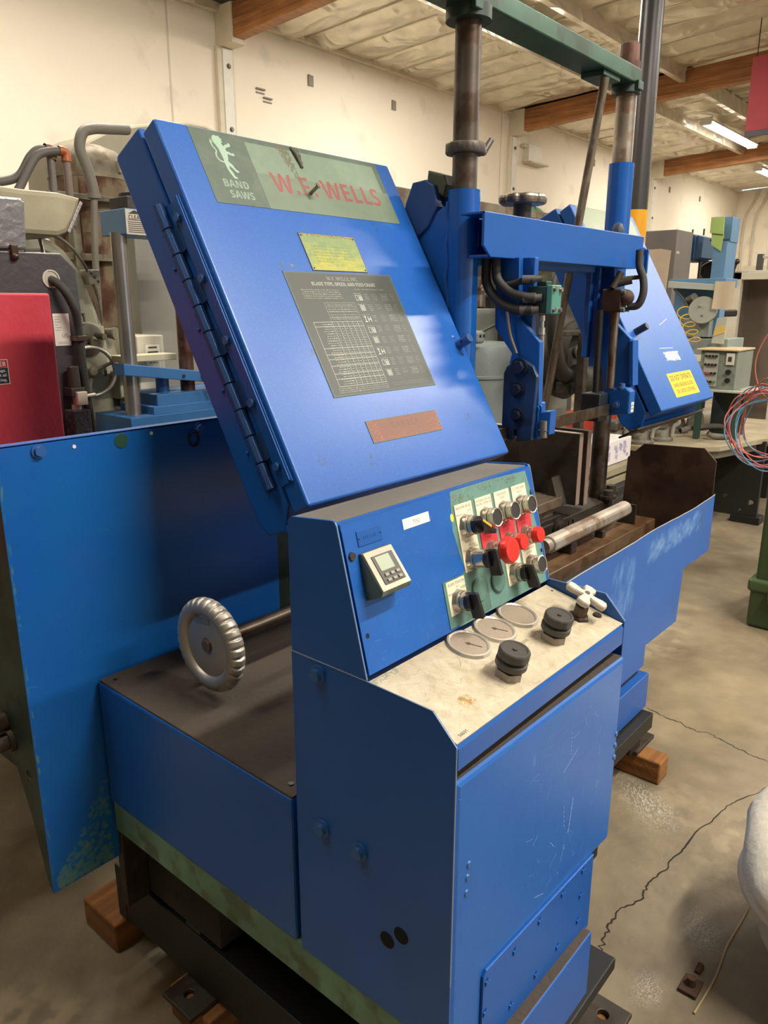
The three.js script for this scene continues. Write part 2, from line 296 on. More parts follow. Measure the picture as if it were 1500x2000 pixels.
const mSteel = M(0xbcb3a8, { roughness: 0.3, metalness: 0.7, map: tRust });
const mSteelDark = M(0x6d6259, { roughness: 0.4, metalness: 0.85, map: tRust });
const mAlu = M(0xc4bcb0, { roughness: 0.48, metalness: 0.85, bump: 0.0004 });
const mBrown = M(0x7a6048, { roughness: 0.36, metalness: 0.3, map: tRust });
const mGrime = M(0x4d4237, { roughness: 0.9, map: tDust, bump: 0.002 });
const mRubber = M(0x34312e, { roughness: 0.7 });
const mWoodBlock = M(0xab763f, { map: tWood, roughness: 0.85, bump: 0.002 });
const mBoltBlue = M(0x3b6aa8, { roughness: 0.35, metalness: 0.3 });
const mChrome = M(0xbdb6ab, { roughness: 0.24, metalness: 0.88, map: null });
const mBlackKnob = M(0x1d1c1b, { roughness: 0.38, map: null });
const mRed = M(0xd02a22, { roughness: 0.4, map: null });
// --- splash panel: the big sheet on the left, its folded side and fastenings
{
  const t = canvas(1024, 1228, (x, w, h) => {                                  // blue over an older green coat that shows where it is rubbed through
    x.fillStyle = '#1356a6'; x.fillRect(0, 0, w, h);
    for (let i = 0; i < 500; i++) { x.globalAlpha = 0.03; x.fillStyle = rnd() > 0.5 ? '#1a66c8' : '#0c4a9e'; x.beginPath(); x.arc(rnd() * w, rnd() * h, 20 + rnd() * 90, 0, 7); x.fill(); }
    x.globalAlpha = 0.55; x.fillStyle = '#527874';
    for (let i = 0; i < 260; i++) { const u = rnd(), v = rnd(); x.beginPath(); x.ellipse(20 + u * 165, h - 10 - v * v * (30 + u * 240), 2 + rnd() * 12, 2 + rnd() * 7, rnd() * 3, 0, 7); x.fill(); }
    for (let i = 0; i < 60; i++) { x.fillRect(2 + rnd() * 5, rnd() * h, 1 + rnd() * 4, 3 + rnd() * 22); }
    x.globalAlpha = 1; speck(x, w, h, 260, '#6f9ad0', 0.2, 0.7, 2); scrawl(x, w, h, 18, '#5f91cf', 20);
  });
  const g = clean(prism(rect(0.605, 1.305, 0.403, 1.416), 'z', -1.4935, -1.49, 0.001)); flatUV(g, 0.605, 0.403, 0.845, 1.013);
  const m = new THREE.MeshPhysicalMaterial({ map: t, roughness: 0.3 });
  const o = new THREE.Mesh(g, m); o.name = 'splash_panel'; o.castShadow = o.receiveShadow = true; o.position.copy(AT); saw.add(o);
  mesh('top_fold', prism([[-1.515, 1.413], [-1.49, 1.413], [-1.49, 1.4165], [-1.515, 1.4165]], 'x', 0.605, 1.305, 0.0008), mBlue, o);
  lab(mesh('side_flange', prism([[-1.4905, 1.414], [-1.4905, 0.404], [-1.509, 0.43], [-1.546, 0.572], [-1.59, 0.684], [-1.656, 0.76], [-1.8, 0.86], [-1.8, 1.414]], 'x', 0.6045, 0.6075, 0.0008, [[-1.532, 0.69, 0.011]]), M(0x2e4438, { roughness: 0.55, map: tRust }), o), 'dark green side with a hole');
  mesh('bolt', hex([0.69, 1.398, -1.49], [0, 0, 1], 0.011, 0.01), mBoltBlue, o);
  mesh('bolt', hex([1.075, 1.397, -1.49], [0, 0, 1], 0.011, 0.01), mBoltBlue, o);
  mesh('ring', tube(Array.from({ length: 12 }, (_, i) => [1.058 + 0.013 * Math.cos(i * 0.524), 1.375 + 0.017 * Math.sin(i * 0.524), -1.487]), 0.0025, 36, 6, true), mBlack, o);
  lab(mesh('hole_plug', cyl([0.872, 1.395, -1.491], [0.872, 1.395, -1.4885], 0.0165, 0.0165, 28, 0.001), mGreen, o), 'green plug');
  for (const [x, y] of [[0.765, 1.397], [0.947, 1.402]]) mesh('rivet', cyl([x, y, -1.491], [x, y, -1.4885], 0.004), M(0xdedbd2, { roughness: 0.4 }), o);
  mesh('pipe_fitting', [cyl([0.5, 0.79, -1.62], [0.604, 0.79, -1.62], 0.022), ...hex([0.604, 0.75, -1.6], [-1, 0, 0], 0.02, 0.03), cyl([0.54, 0.79, -1.62], [0.54, 0.72, -1.6], 0.018)], mIron, o);
}
// --- drive box with a dusty lid, the green base rail below it
{
  const o = sp('drive_box', prism([[-1.483, 0.565], [-0.856, 0.563], [-0.856, 0.86], [-1.483, 0.87]], 'x', 0.757, 1.5, 0.006), mSide);
  lab(mesh('lid', prism([[-1.482, 0.868], [-0.857, 0.858], [-0.857, 0.8635], [-1.482, 0.8735]], 'x', 0.7605, 1.5, 0.002), mGrime, o), 'lid covered in brown dust');
  mesh('screw_hole', cyl([0.785, 0.861, -0.885], [0.785, 0.866, -0.885], 0.005), mBlack, o);
  mesh('screw_hole', cyl([0.785, 0.868, -1.455], [0.785, 0.875, -1.455], 0.004), mBlack, o);
  sp('base_rail', prism([[-1.475, 0.488], [-0.516, 0.484], [-0.516, 0.566], [-1.475, 0.572]], 'x', 0.76, 0.80, 0.003), mStrip, 'pale green rail stained along its lower edge');
  sp('support_column', bx(1.3, 1.5, 0.86, 1.3, -1.58, -1.5, 0.004), M(0x2b4238, { roughness: 0.55, map: tRust }), 'dark green column beside the splash panel');
  sp('corner_post', bx(0.77, 0.83, 0.26, 0.56, -1.5, -1.475, 0.002), mIron);
  sp('base_casting', [bx(1.3, 2.35, 0.3, 0.86, -1.55, -1.0, 0.01), bx(0.84, 1.3, 0.36, 0.56, -1.46, -0.62, 0.01)], M(0x2b2b25, { roughness: 0.7, map: tRust }));
}
// --- handwheel on its shaft
{
  const shape = [];
  const R = 0.1, N = 30;
  const rim = new THREE.TorusGeometry(R - 0.017, 0.0185, 18, N * 10), p = rim.attributes.position;
  for (let i = 0; i < p.count; i++) {
    const x = p.getX(i), y = p.getY(i), z = p.getZ(i), r = Math.hypot(x, y), a = Math.atan2(y, x), out = Math.max(0, (r - (R - 0.017)) / 0.0185);
    const s = Math.cos(a * N), f = 1 - 0.05 * out * sm(0.55, 0.98, s) + 0.012 * out;
    p.setXYZ(i, x * f, y * f, z * 1.05);
  }
  rim.computeVertexNormals(); rim.rotateY(-Math.PI / 2).translate(0.882, 0.992, -1.23);
  const o = sp('handwheel', [rim, lathe([[0, 0.004], [0.016, 0.004], [0.018, 0.002], [0.06, 0], [0.07, 0.003], [0.085, 0.014], [0.085, 0.026], [0.03, 0.02], [0.024, 0.05], [0, 0.05]], [0.871, 0.992, -1.23], [1, 0, 0], 48)], mAlu, 'cast metal wheel with a notched rim');
  mesh('hub_bolt', cyl([0.8685, 0.992, -1.23], [0.877, 0.992, -1.23], 0.0135, 0.0135, 24, 0.001), M(0x7c6d5c, { metalness: 0.7, roughness: 0.5 }), o);
  mesh('maker_mark', [prism(rect(-0.024, 0.024, -0.005, 0.005), 'z', 0, 0.0016, 0.0005).rotateY(-Math.PI / 2).rotateX(-0.05).translate(0.871, 1.047, -1.239)], M(0xaea597, { metalness: 0.9, roughness: 0.45 }), o);
  sp('handwheel_shaft', cyl([0.9, 0.992, -1.23], [1.5, 0.992, -1.23], 0.0135), mSteelDark);
}
// --- console: two sheet-metal sides, sloping shelf, fascia, door, lower covers
{
  const side = (x0, x1, dy, yb) => prism([[-0.84, Math.max(yb, 0.5635)], [-0.84, 1.145], [-0.68, 1.145 + dy * 0.8], [-0.558, 1.1415 + dy], [-0.5167, 1.101 + dy * 0.6], [-0.5165, yb], [-0.56, yb], [-0.56, Math.max(yb, 0.5635)]], 'x', x0, x1, 0.0008);
  const L = sp('console_side', side(0.756, 0.7595, 0, 0.45), mSide);
  const bolt = (y, z) => mesh('bolt', hex([0.756, y, z], [-1, 0, 0], 0.0115, 0.011), mBoltBlue, L);
  bolt(1.124, -0.78); bolt(0.845, -0.778); bolt(0.843, -0.695);
  for (const [y, z] of [[0.7075, -0.6386], [0.7335, -0.6105]]) mesh('cable_hole', cyl([0.7552, y, z], [0.758, y, z], 0.014, 0.014, 28), M(0x050505, { roughness: 1, map: null }), L);
  sp('console_side', side(1.2965, 1.3, 0.011, 0.665), mBlueDark);
  sp('console_core', [bx(0.7605, 1.296, 0.665, 1.055, -0.835, -0.6, 0.002), bx(0.7605, 1.19, 0.5, 0.665, -0.835, -0.6, 0.002)], mBlue);
  sp('fascia', prism([[-0.55, 1.1105], [-0.522, 1.104], [-0.5165, 1.096], [-0.5165, 1.0635], [-0.53, 1.0625], [-0.55, 1.1]], 'x', 0.7605, 1.2945, 0.0012), mBlue);
  // upper box with a raked front
  const box = sp('control_box', [prism([[-0.838, 1.1465], [-0.815, 1.1465], [-0.815, 1.1545], [-0.682, 1.1545], [-0.7365, 1.3715], [-0.742, 1.3745], [-0.832, 1.3665], [-0.838, 1.361]], 'x', 0.7595, 1.2965, 0.001)], mDeep);
  for (const [x0, x1] of [[0.7555, 0.7595], [1.2965, 1.3005]]) mesh('cheek', prism([[-0.8385, 1.147], [-0.6785, 1.147], [-0.6805, 1.1555], [-0.7345, 1.372], [-0.738, 1.377], [-0.745, 1.3785], [-0.829, 1.37], [-0.8385, 1.362]], 'x', x0, x1, 0.0012), mSide, box);
  lab(mesh('top_cover', prism([[-0.834, 1.366], [-0.742, 1.374], [-0.742, 1.3755], [-0.834, 1.3675]], 'x', 0.7605, 1.2955, 0.0006), M(0x757069, { roughness: 0.75, map: tDust, bump: 0.001 }), box), 'top under a film of grey dust');
  mesh('rain_lip', prism([[-0.742, 1.3735], [-0.733, 1.3735], [-0.7305, 1.364], [-0.7325, 1.3635], [-0.735, 1.371], [-0.742, 1.371]], 'x', 0.76, 1.296, 0.0006), mBlue, box);
const mWorn = M(0x8ba3c4, { roughness: 0.45, metalness: 0.2 });
  const rub = (pts, parent) => lab(mesh('worn_edge', pts.slice(1).map((p, k) => cyl(pts[k], p, 0.0011, 0.0011, 8)), mWorn, parent), 'edge with the paint rubbed off');
  rub([[0.7557, 1.377, -0.738], [0.7557, 1.3715, -0.7345], [0.7557, 1.1555, -0.68], [0.7557, 1.148, -0.678]], box); rub([[1.3003, 1.377, -0.738], [1.3003, 1.3715, -0.7345], [1.3003, 1.1555, -0.68]], box);
  rub([[0.7563, 1.1455, -0.84], [0.7563, 1.1455, -0.68], [0.7563, 1.142, -0.558], [0.7563, 1.1013, -0.5165], [0.7563, 0.7, -0.5163]], L); rub([[1.2985, 1.154, -0.68], [1.2985, 1.153, -0.558], [1.2985, 1.108, -0.5165]], L);
}
const PANEL_W = 0.534, PANEL_H = 0.2262;
const tPanel = canvas(1602, 678, (x, w, h) => {
  const S = w / PANEL_W; x.fillStyle = '#1356a6'; x.fillRect(0, 0, w, h);
  for (let i = 0; i < 400; i++) { x.globalAlpha = 0.04; x.fillStyle = rnd() > 0.5 ? '#3468c4' : '#17489e'; x.beginPath(); x.arc(rnd() * w, rnd() * h, 15 + rnd() * 70, 0, 7); x.fill(); }
  x.globalAlpha = 1; speck(x, w, h, 300, '#8fb0e6', 0.2, 0.8, 2.5); scrawl(x, w * 0.5, h, 60, '#7d9fdc', 22, 1.4);
  x.fillStyle = '#62877d'; x.beginPath();                                        // bare green undercoat round the push-button plates
  const pts = [[0.254, 0.0], [0.526, 0.0], [0.53, 0.08], [0.52, 0.14], [0.527, 0.16], [0.515, 0.222], [0.4, 0.226], [0.268, 0.226], [0.258, 0.16], [0.272, 0.09], [0.258, 0.078], [0.22, 0.08], [0.205, 0.05], [0.21, 0.018], [0.23, 0.004], [0.232, 0.0]];
  pts.forEach(([a, b], i) => { const px = a * S + (rnd() - 0.5) * 4, py = b * S; i ? x.lineTo(px, py) : x.moveTo(px, py); });
  const flip = (py) => h - py; x.closePath(); x.save(); x.setTransform(1, 0, 0, -1, 0, h); x.fill(); x.clip();
  for (let i = 0; i < 260; i++) { x.globalAlpha = 0.1; x.fillStyle = ['#7ba396', '#3f6058', '#5a827a', '#8db3a6'][i % 4]; x.beginPath(); x.ellipse((0.2 + rnd() * 0.34) * S, rnd() * h, 10 + rnd() * 60, 6 + rnd() * 30, rnd(), 0, 7); x.fill(); }
  for (const [cx, cy, n] of [[0.285, 0.212, 40], [0.37, 0.217, 30], [0.46, 0.215, 40], [0.42, 0.222, 30], [0.31, 0.206, 30]]) for (let i = 0; i < n; i++) { x.globalAlpha = 0.7; x.fillStyle = ['#8a5a44', '#2f4a44', '#6a4a3c'][i % 3]; x.beginPath(); x.ellipse((cx + (rnd() - 0.5) * 0.045) * S, (cy + (rnd() - 0.5) * 0.012) * S, 1 + rnd() * 6, 1 + rnd() * 3, rnd() * 3, 0, 7); x.fill(); }
  x.restore(); x.globalAlpha = 1; x.fillStyle = '#e8e23a'; x.beginPath(); x.ellipse(0.262 * S, flip(0.182 * S), 0.0045 * S, 0.007 * S, 0, 0, 7); x.fill();
  x.fillStyle = '#0b0f14'; for (const [a, b] of [[0.0116, 0.057], [0.5265, 0.0615]]) { x.beginPath(); x.arc(a * S, flip(b * S), 0.004 * S, 0, 7); x.fill(); }
});
const panel = (() => {
  const g = clean(bx(0, PANEL_W, 0, PANEL_H, 0, 0.0022, 0)); flatUV(g, 0, 0, PANEL_W, PANEL_H);
  const o = new THREE.Mesh(g, new THREE.MeshPhysicalMaterial({ map: tPanel, roughness: 0.42, bumpMap: tBump, bumpScale: 0.00008 }));
  o.name = 'control_panel'; o.castShadow = o.receiveShadow = true; o.position.set(0.761, 1.1526, -0.6795).add(AT); o.rotation.x = -0.2456; saw.add(o); return o;
})();
{ // legend plates, push buttons, switches
  const CW = 0.051, CX = [0.276, 0.338, 0.399, 0.459].map((v) => v - 0.005), Z0 = 0.0022;
  const legend = (x, y, w, h, color, lines, label) => {
    const t = canvas(256, Math.round(256 * h / w), (c, W, H) => { c.fillStyle = color; c.fillRect(0, 0, W, H); const ink = color === '#e2d7ba' ? '#16130f' : '#5c1616';
      for (const [s, px, py, z] of lines) words(c, s, px * W, py * W, z * W, ink, 'sans-serif', 'normal', 'center', W * 0.94); speck(c, W, H, 60, '#8b7f66', 0.1, 0.4, 3); });
    return lab(print('legend_plate', w, h, t, panel, [x, y, Z0], { thick: 0.0016, rough: 0.5 }), label);
  };
  const W = '#e2d7ba', R = '#d9303a';
  legend(CX[0], 0.1415, CW, 0.0595, W, [['MACHINE MODE', 0.5, 0.13, 0.12], ['MANUAL', 0.2, 0.36, 0.09], ['AUTO', 0.82, 0.3, 0.09]], 'cream plate lettered MACHINE MODE');
  legend(CX[0], 0.083, CW, 0.058, W, [['SAW VISE', 0.5, 0.13, 0.12], ['OFF', 0.5, 0.28, 0.09], ['OPEN', 0.18, 0.42, 0.08], ['CLOSE', 0.84, 0.38, 0.08]], 'cream plate lettered SAW VISE');
  legend(CX[1], 0.1415, CW, 0.0595, W, [['HYD PUMP START AND', 0.5, 0.12, 0.1], ['MACHINE CONTROL ON', 0.5, 0.24, 0.1]], 'cream plate lettered HYD PUMP START AND MACHINE CONTROL ON');
  legend(CX[1], 0.083, CW, 0.058, R, [['EMERGENCY', 0.5, 0.14, 0.11], ['STOP', 0.5, 0.27, 0.11]], 'red plate under the mushroom button');
  legend(CX[2], 0.1415, CW, 0.0595, W, [['SAW BLADE', 0.5, 0.12, 0.12], ['START', 0.5, 0.26, 0.12]], 'cream plate lettered SAW BLADE START');
  legend(CX[2], 0.083, CW, 0.058, R, [['SAW BLADE', 0.5, 0.14, 0.11], ['STOP', 0.5, 0.27, 0.11]], 'red plate lettered SAW BLADE STOP');
  legend(CX[2], 0.0245, CW, 0.058, W, [['FEED STROKE', 0.55, 0.14, 0.11], ['1', 0.35, 0.3, 0.12], ['2', 0.75, 0.3, 0.12]], 'cream plate lettered FEED STROKE');
  legend(CX[3], 0.1415, CW, 0.0595, W, [['CUTTING HEAD', 0.5, 0.12, 0.12], ['RAISE', 0.5, 0.26, 0.12]], 'cream plate lettered CUTTING HEAD RAISE');
  legend(CX[3], 0.083, CW, 0.058, R, [['CUTTING HEAD', 0.5, 0.14, 0.11], ['STOP', 0.5, 0.27, 0.11]], 'red plate lettered CUTTING HEAD STOP');
  legend(CX[3], 0.0245, CW, 0.058, W, [['CUTTING HEAD', 0.5, 0.12, 0.12], ['LOWER', 0.5, 0.26, 0.12]], 'cream plate lettered CUTTING HEAD LOWER');
  legend(0.2115, 0.0233, 0.0525, 0.0582, W, [['BLADE TENSION', 0.52, 0.12, 0.12], ['OFF', 0.55, 0.26, 0.09], ['RELEASE', 0.2, 0.42, 0.09], ['TENSION', 0.86, 0.34, 0.09]], 'cream plate lettered BLADE TENSION');
  const out = V(0, 0, 1), at = (x, y, z = 0) => V(x, y, Z0 + 0.0016 + z);
  const nut = (x, y) => [along(new THREE.CylinderGeometry(0.0185, 0.0215, 0.008, 8).translate(0, 0.004, 0), at(x, y), out), lathe([[0, 0], [0.0178, 0], [0.0178, 0.0035], [0.0158, 0.0045], [0.0158, 0.007], [0, 0.007]], at(x, y, 0.008), out, 32)];
  const mInsert = M(0x2b2a28, { roughness: 0.6, map: null });
  const button = (x, y, kind) => {
    if (kind === 'black') return lab(mesh('push_button', [[[...nut(x, y), lathe([[0, 0], [0.0168, 0], [0.0176, 0.003], [0.0176, 0.010], [0.0162, 0.0112], [0.0148, 0.0104], [0.0148, 0.008]], at(x, y, 0.014), out, 36)], mChrome], [[lathe([[0.0149, 0], [0.0149, 0.0012], [0, 0.0016]], at(x, y, 0.0222), out, 32)], mInsert]], null, panel), 'black push button in a chrome ring');
    if (kind === 'red') return lab(mesh('push_button', [[[...nut(x, y), lathe([[0, 0], [0.0165, 0], [0.0165, 0.006], [0, 0.006]], at(x, y, 0.014), out, 36)], mChrome], [[lathe([[0, 0], [0.0148, 0], [0.0152, 0.0115], [0.0142, 0.0132], [0, 0.0135]], at(x, y, 0.019), out, 36)], mRed]], null, panel), 'red push button');
    return lab(mesh('push_button', [[[...nut(x, y), lathe([[0, 0], [0.0165, 0], [0.0165, 0.008], [0.0142, 0.0085], [0.0142, 0.016], [0, 0.016]], at(x, y, 0.014), out, 36)], mChrome], [[lathe([[0, 0], [0.0225, 0], [0.0248, 0.003], [0.0248, 0.008], [0.021, 0.0145], [0.01, 0.0175], [0, 0.018]], at(x, y, 0.029), out, 44)], mRed]], null, panel), 'large red mushroom stop button');
  };
  const X = CX.map((v) => v + CW / 2);
  button(X[1], 0.1615, 'black'); button(X[2], 0.1615, 'black'); button(X[3], 0.1615, 'black'); button(X[3], 0.0445, 'black');
  button(X[1] + 0.002, 0.101, 'mushroom'); button(X[2], 0.1025, 'red'); button(X[3], 0.1025, 'red');
  const selector = (x, y, turn, tall = 0) => {
    const z = 0.014 + tall, lever = prism([[-0.0038, 0.014], [-0.0038, -0.031], [0.0038, -0.031], [0.0038, 0.014], [0, 0.016]], 'z', 0, 0.023, 0.0015).rotateZ(turn).translate(x, y, Z0 + 0.0016 + z + 0.006);
    const o = mesh('selector_switch', [[[...nut(x, y), lathe([[0, 0], [0.0168, 0], [0.0168, 0.006 + tall], [0, 0.006 + tall]], at(x, y, 0.014), out, 32)], mChrome], [[lathe([[0, 0], [0.0152, 0], [0.0148, 0.009], [0, 0.009]], at(x, y, z + 0.005), out, 32), lever], mBlackKnob]], null, panel);
    return lab(o, 'selector switch with a black lever');
  };
  const s1 = selector(X[0], 0.1615, 0.95);
  mesh('pointer', bx(-0.0022, 0.0022, -0.013, 0.013, 0, 0.0012, 0.0004).rotateZ(0.95).translate(X[0] - 0.001, 0.163, Z0 + 0.0455), M(0xe0a030, { roughness: 0.5, map: null }), s1);
  selector(X[0], 0.1025, 0.12, 0.012); selector(X[2] + 0.001, 0.0445, 0.3); selector(0.2385, 0.0435, 0.2);
  const mTeal = M(0x5f857b, { roughness: 0.4, map: tRust });
  for (const [x, y, r] of [[0.3, 0.0455, 0.0212], [0.361, 0.0455, 0.0212]]) lab(mesh('hole_plug', lathe([[0, 0], [r, 0], [r, 0.0035], [r - 0.002, 0.0055], [0, 0.0062]], V(x, y, Z0), out, 40), mTeal, panel), 'green painted blanking plug');
  mesh('adapter_plate', [bx(0.2, 0.325, 0.004, 0.0835, 0, 0.0012, 0.0004).translate(0.004, 0, Z0)], mTeal, panel);
  for (const [x, y, m] of [[0.526, 0.178, mBoltBlue], [0.0105, 0.1775, mSteelDark]]) mesh('screw', [lathe([[0, 0], [0.0068, 0], [0.006, 0.003], [0, 0.0042]], V(x, y, Z0), out, 24), bx(x - 0.0058, x + 0.0058, y - 0.0006, y + 0.0006, Z0 + 0.003, Z0 + 0.0046, 0)], m, panel);
  lab(print('number_sticker', 0.0675, 0.0165, canvas(512, 128, (c, w, h) => { c.fillStyle = '#e9e5d8'; c.fillRect(0, 0, w, h); words(c, '7052', w * 0.5, h * 0.54, 64, '#151413', 'sans-serif', 'normal'); }), panel, [0.1345, 0.1895, Z0], { thick: 0.0004, rough: 0.6 }), 'white sticker reading 7052');
  { const o = mesh('name_plate', [bx(0.028, 0.082, 0.187, 0.2105, Z0, Z0 + 0.0014, 0.0006)], mBlue, panel); lab(o, 'painted-over name plate'); mesh('rivet', [0.031, 0.079].map((x) => ball([x, 0.1985, Z0 + 0.0014], 0.0013)), mBlack, o);
    mesh('raised_letters', [0, 1, 2, 3, 4, 5, 6].map((i) => bx(0.041 + i * 0.0042, 0.0436 + i * 0.0042, 0.196, 0.2015, Z0 + 0.001, Z0 + 0.0019, 0.0003)), mBlueDark, o); }
  // wedge-shaped counter with a small display, six keys
  const X0 = 0.025, X1 = 0.091, YT = 0.1775, YB = 0.106, D = 0.034;
  const q = mesh('counter_housing', prism([[Z0, YT], [Z0 + 0.006, YT], [Z0 + D, YB + 0.012], [Z0 + D - 0.004, YB + 0.006], [Z0, YB]], 'x', X0, X1, 0.0015), M(0x5d6f66, { roughness: 0.45, map: tRust }), panel);
  lab(q, 'wedge-shaped counter with a grey display and keys');
  const an = Math.atan2(D - 0.006, YT - YB - 0.012);
  const face = (geos, m, name, w = 0) => { const o = mesh(name, geos, m, panel); o.position.set(X0, YT, Z0 + 0.006); o.rotation.x = -an; return o; };
  const FL = Math.hypot(D - 0.006, YT - YB - 0.012), FW = X1 - X0;
  face([bx(0.001, FW - 0.001, -FL + 0.001, -0.001, 0, 0.0022, 0.0008)], M(0xd9cfba, { roughness: 0.4, map: tRust }), 'counter_bezel');
  face([bx(0.011, FW - 0.008, -FL + 0.009, -0.01, 0.001, 0.0036, 0.001)], M(0x4c4a45, { roughness: 0.5 }), 'counter_face');
  face([bx(0.0165, 0.0475, -0.036, -0.0125, 0.003, 0.0042, 0.0005)], M(0xa3ab96, { roughness: 0.25, map: null }), 'counter_display');
  for (let r = 0; r < 2; r++) for (let k = 0; k < 3; k++) face([bx(0.0185 + k * 0.0125, 0.0265 + k * 0.0125, -0.0455 - r * 0.0085, -0.0405 - r * 0.0085, 0.003, 0.0056, 0.0008)], M(0x8d887e, { roughness: 0.35, map: null }), 'counter_key');
}
// --- gauge shelf
const SHELF_W = 0.534, SHELF_D = 0.166;
const tShelf = canvas(1600, 498, (x, w, h) => {
  x.fillStyle = '#bfb39b'; x.fillRect(0, 0, w, h); const S = w / SHELF_W;
  for (let i = 0; i < 1100; i++) { x.globalAlpha = 0.075; x.fillStyle = ['#efe8d8', '#a08c6e', '#c7b898', '#7f6c54'][i % 4]; x.beginPath(); x.ellipse(rnd() * w, rnd() * h, 8 + rnd() * 60, 5 + rnd() * 26, rnd() * 3, 0, 7); x.fill(); }
  x.globalAlpha = 1; speck(x, w, h, 900, '#54432f', 0.1, 0.6, 3.4); scrawl(x, w, h, 70, '#6b5a46', 34, 1.6); scrawl(x, w, h, 30, '#efe6d2', 40, 1.6);
  for (let i = 0; i < 150; i++) { x.globalAlpha = 0.2; x.fillStyle = ['#9a7430', '#b28a44', '#7d6028'][i % 3]; x.beginPath(); x.ellipse((0.088 + (rnd() - 0.5) * (0.01 + 0.03 * rnd())) * S, (0.118 + (rnd() - 0.5) * 0.022) * S, 3 + rnd() * 9, 2 + rnd() * 6, rnd() * 3, 0, 7); x.fill(); }
  x.globalAlpha = 0.5; x.fillStyle = '#7f8f80'; for (let i = 0; i < 60; i++) x.fillRect(rnd() * 0.06 * S, rnd() * 30, 4 + rnd() * 20, 2 + rnd() * 8);
  x.globalAlpha = 1; words(x, 'CLAMP FORCE', 0.215 * S, 0.0865 * S, 24, '#3a322a', 'sans-serif', 'normal'); words(x, 'BLADE TENSION', 0.292 * S, 0.085 * S, 24, '#3a322a', 'sans-serif', 'normal'); words(x, '& CUTTING', 0.353 * S, 0.0835 * S, 24, '#3a322a', 'sans-serif', 'normal');
  words(x, '94691', 0.026 * S, 0.158 * S, 21, '#2c2824', 'monospace', 'bold');
  x.fillStyle = '#1a1612'; x.beginPath(); x.arc(0.522 * S, 0.02 * S, 8, 0, 7); x.fill(); x.strokeStyle = '#5c4f42'; x.lineWidth = 3; x.beginPath(); x.moveTo(0.445 * S, 0.03 * S); x.lineTo(0.452 * S, 0.055 * S); x.stroke();
});
const shelf = (() => {
  const g = clean(bx(0, SHELF_W, -0.0018, 0, 0, SHELF_D, 0)); flatUV(g, 0, SHELF_D, SHELF_W, -SHELF_D, 'x', 'z');
  const o = new THREE.Mesh(g, new THREE.MeshPhysicalMaterial({ map: tShelf, roughness: 0.5, metalness: 0.15, bumpMap: tBump, bumpScale: 0.00008 }));
  o.name = 'gauge_shelf'; o.castShadow = o.receiveShadow = true; o.position.set(0.761, 1.1415, -0.681).add(AT); o.rotation.x = 0.227; saw.add(o); return lab(o, 'stained cream top plate');
})();
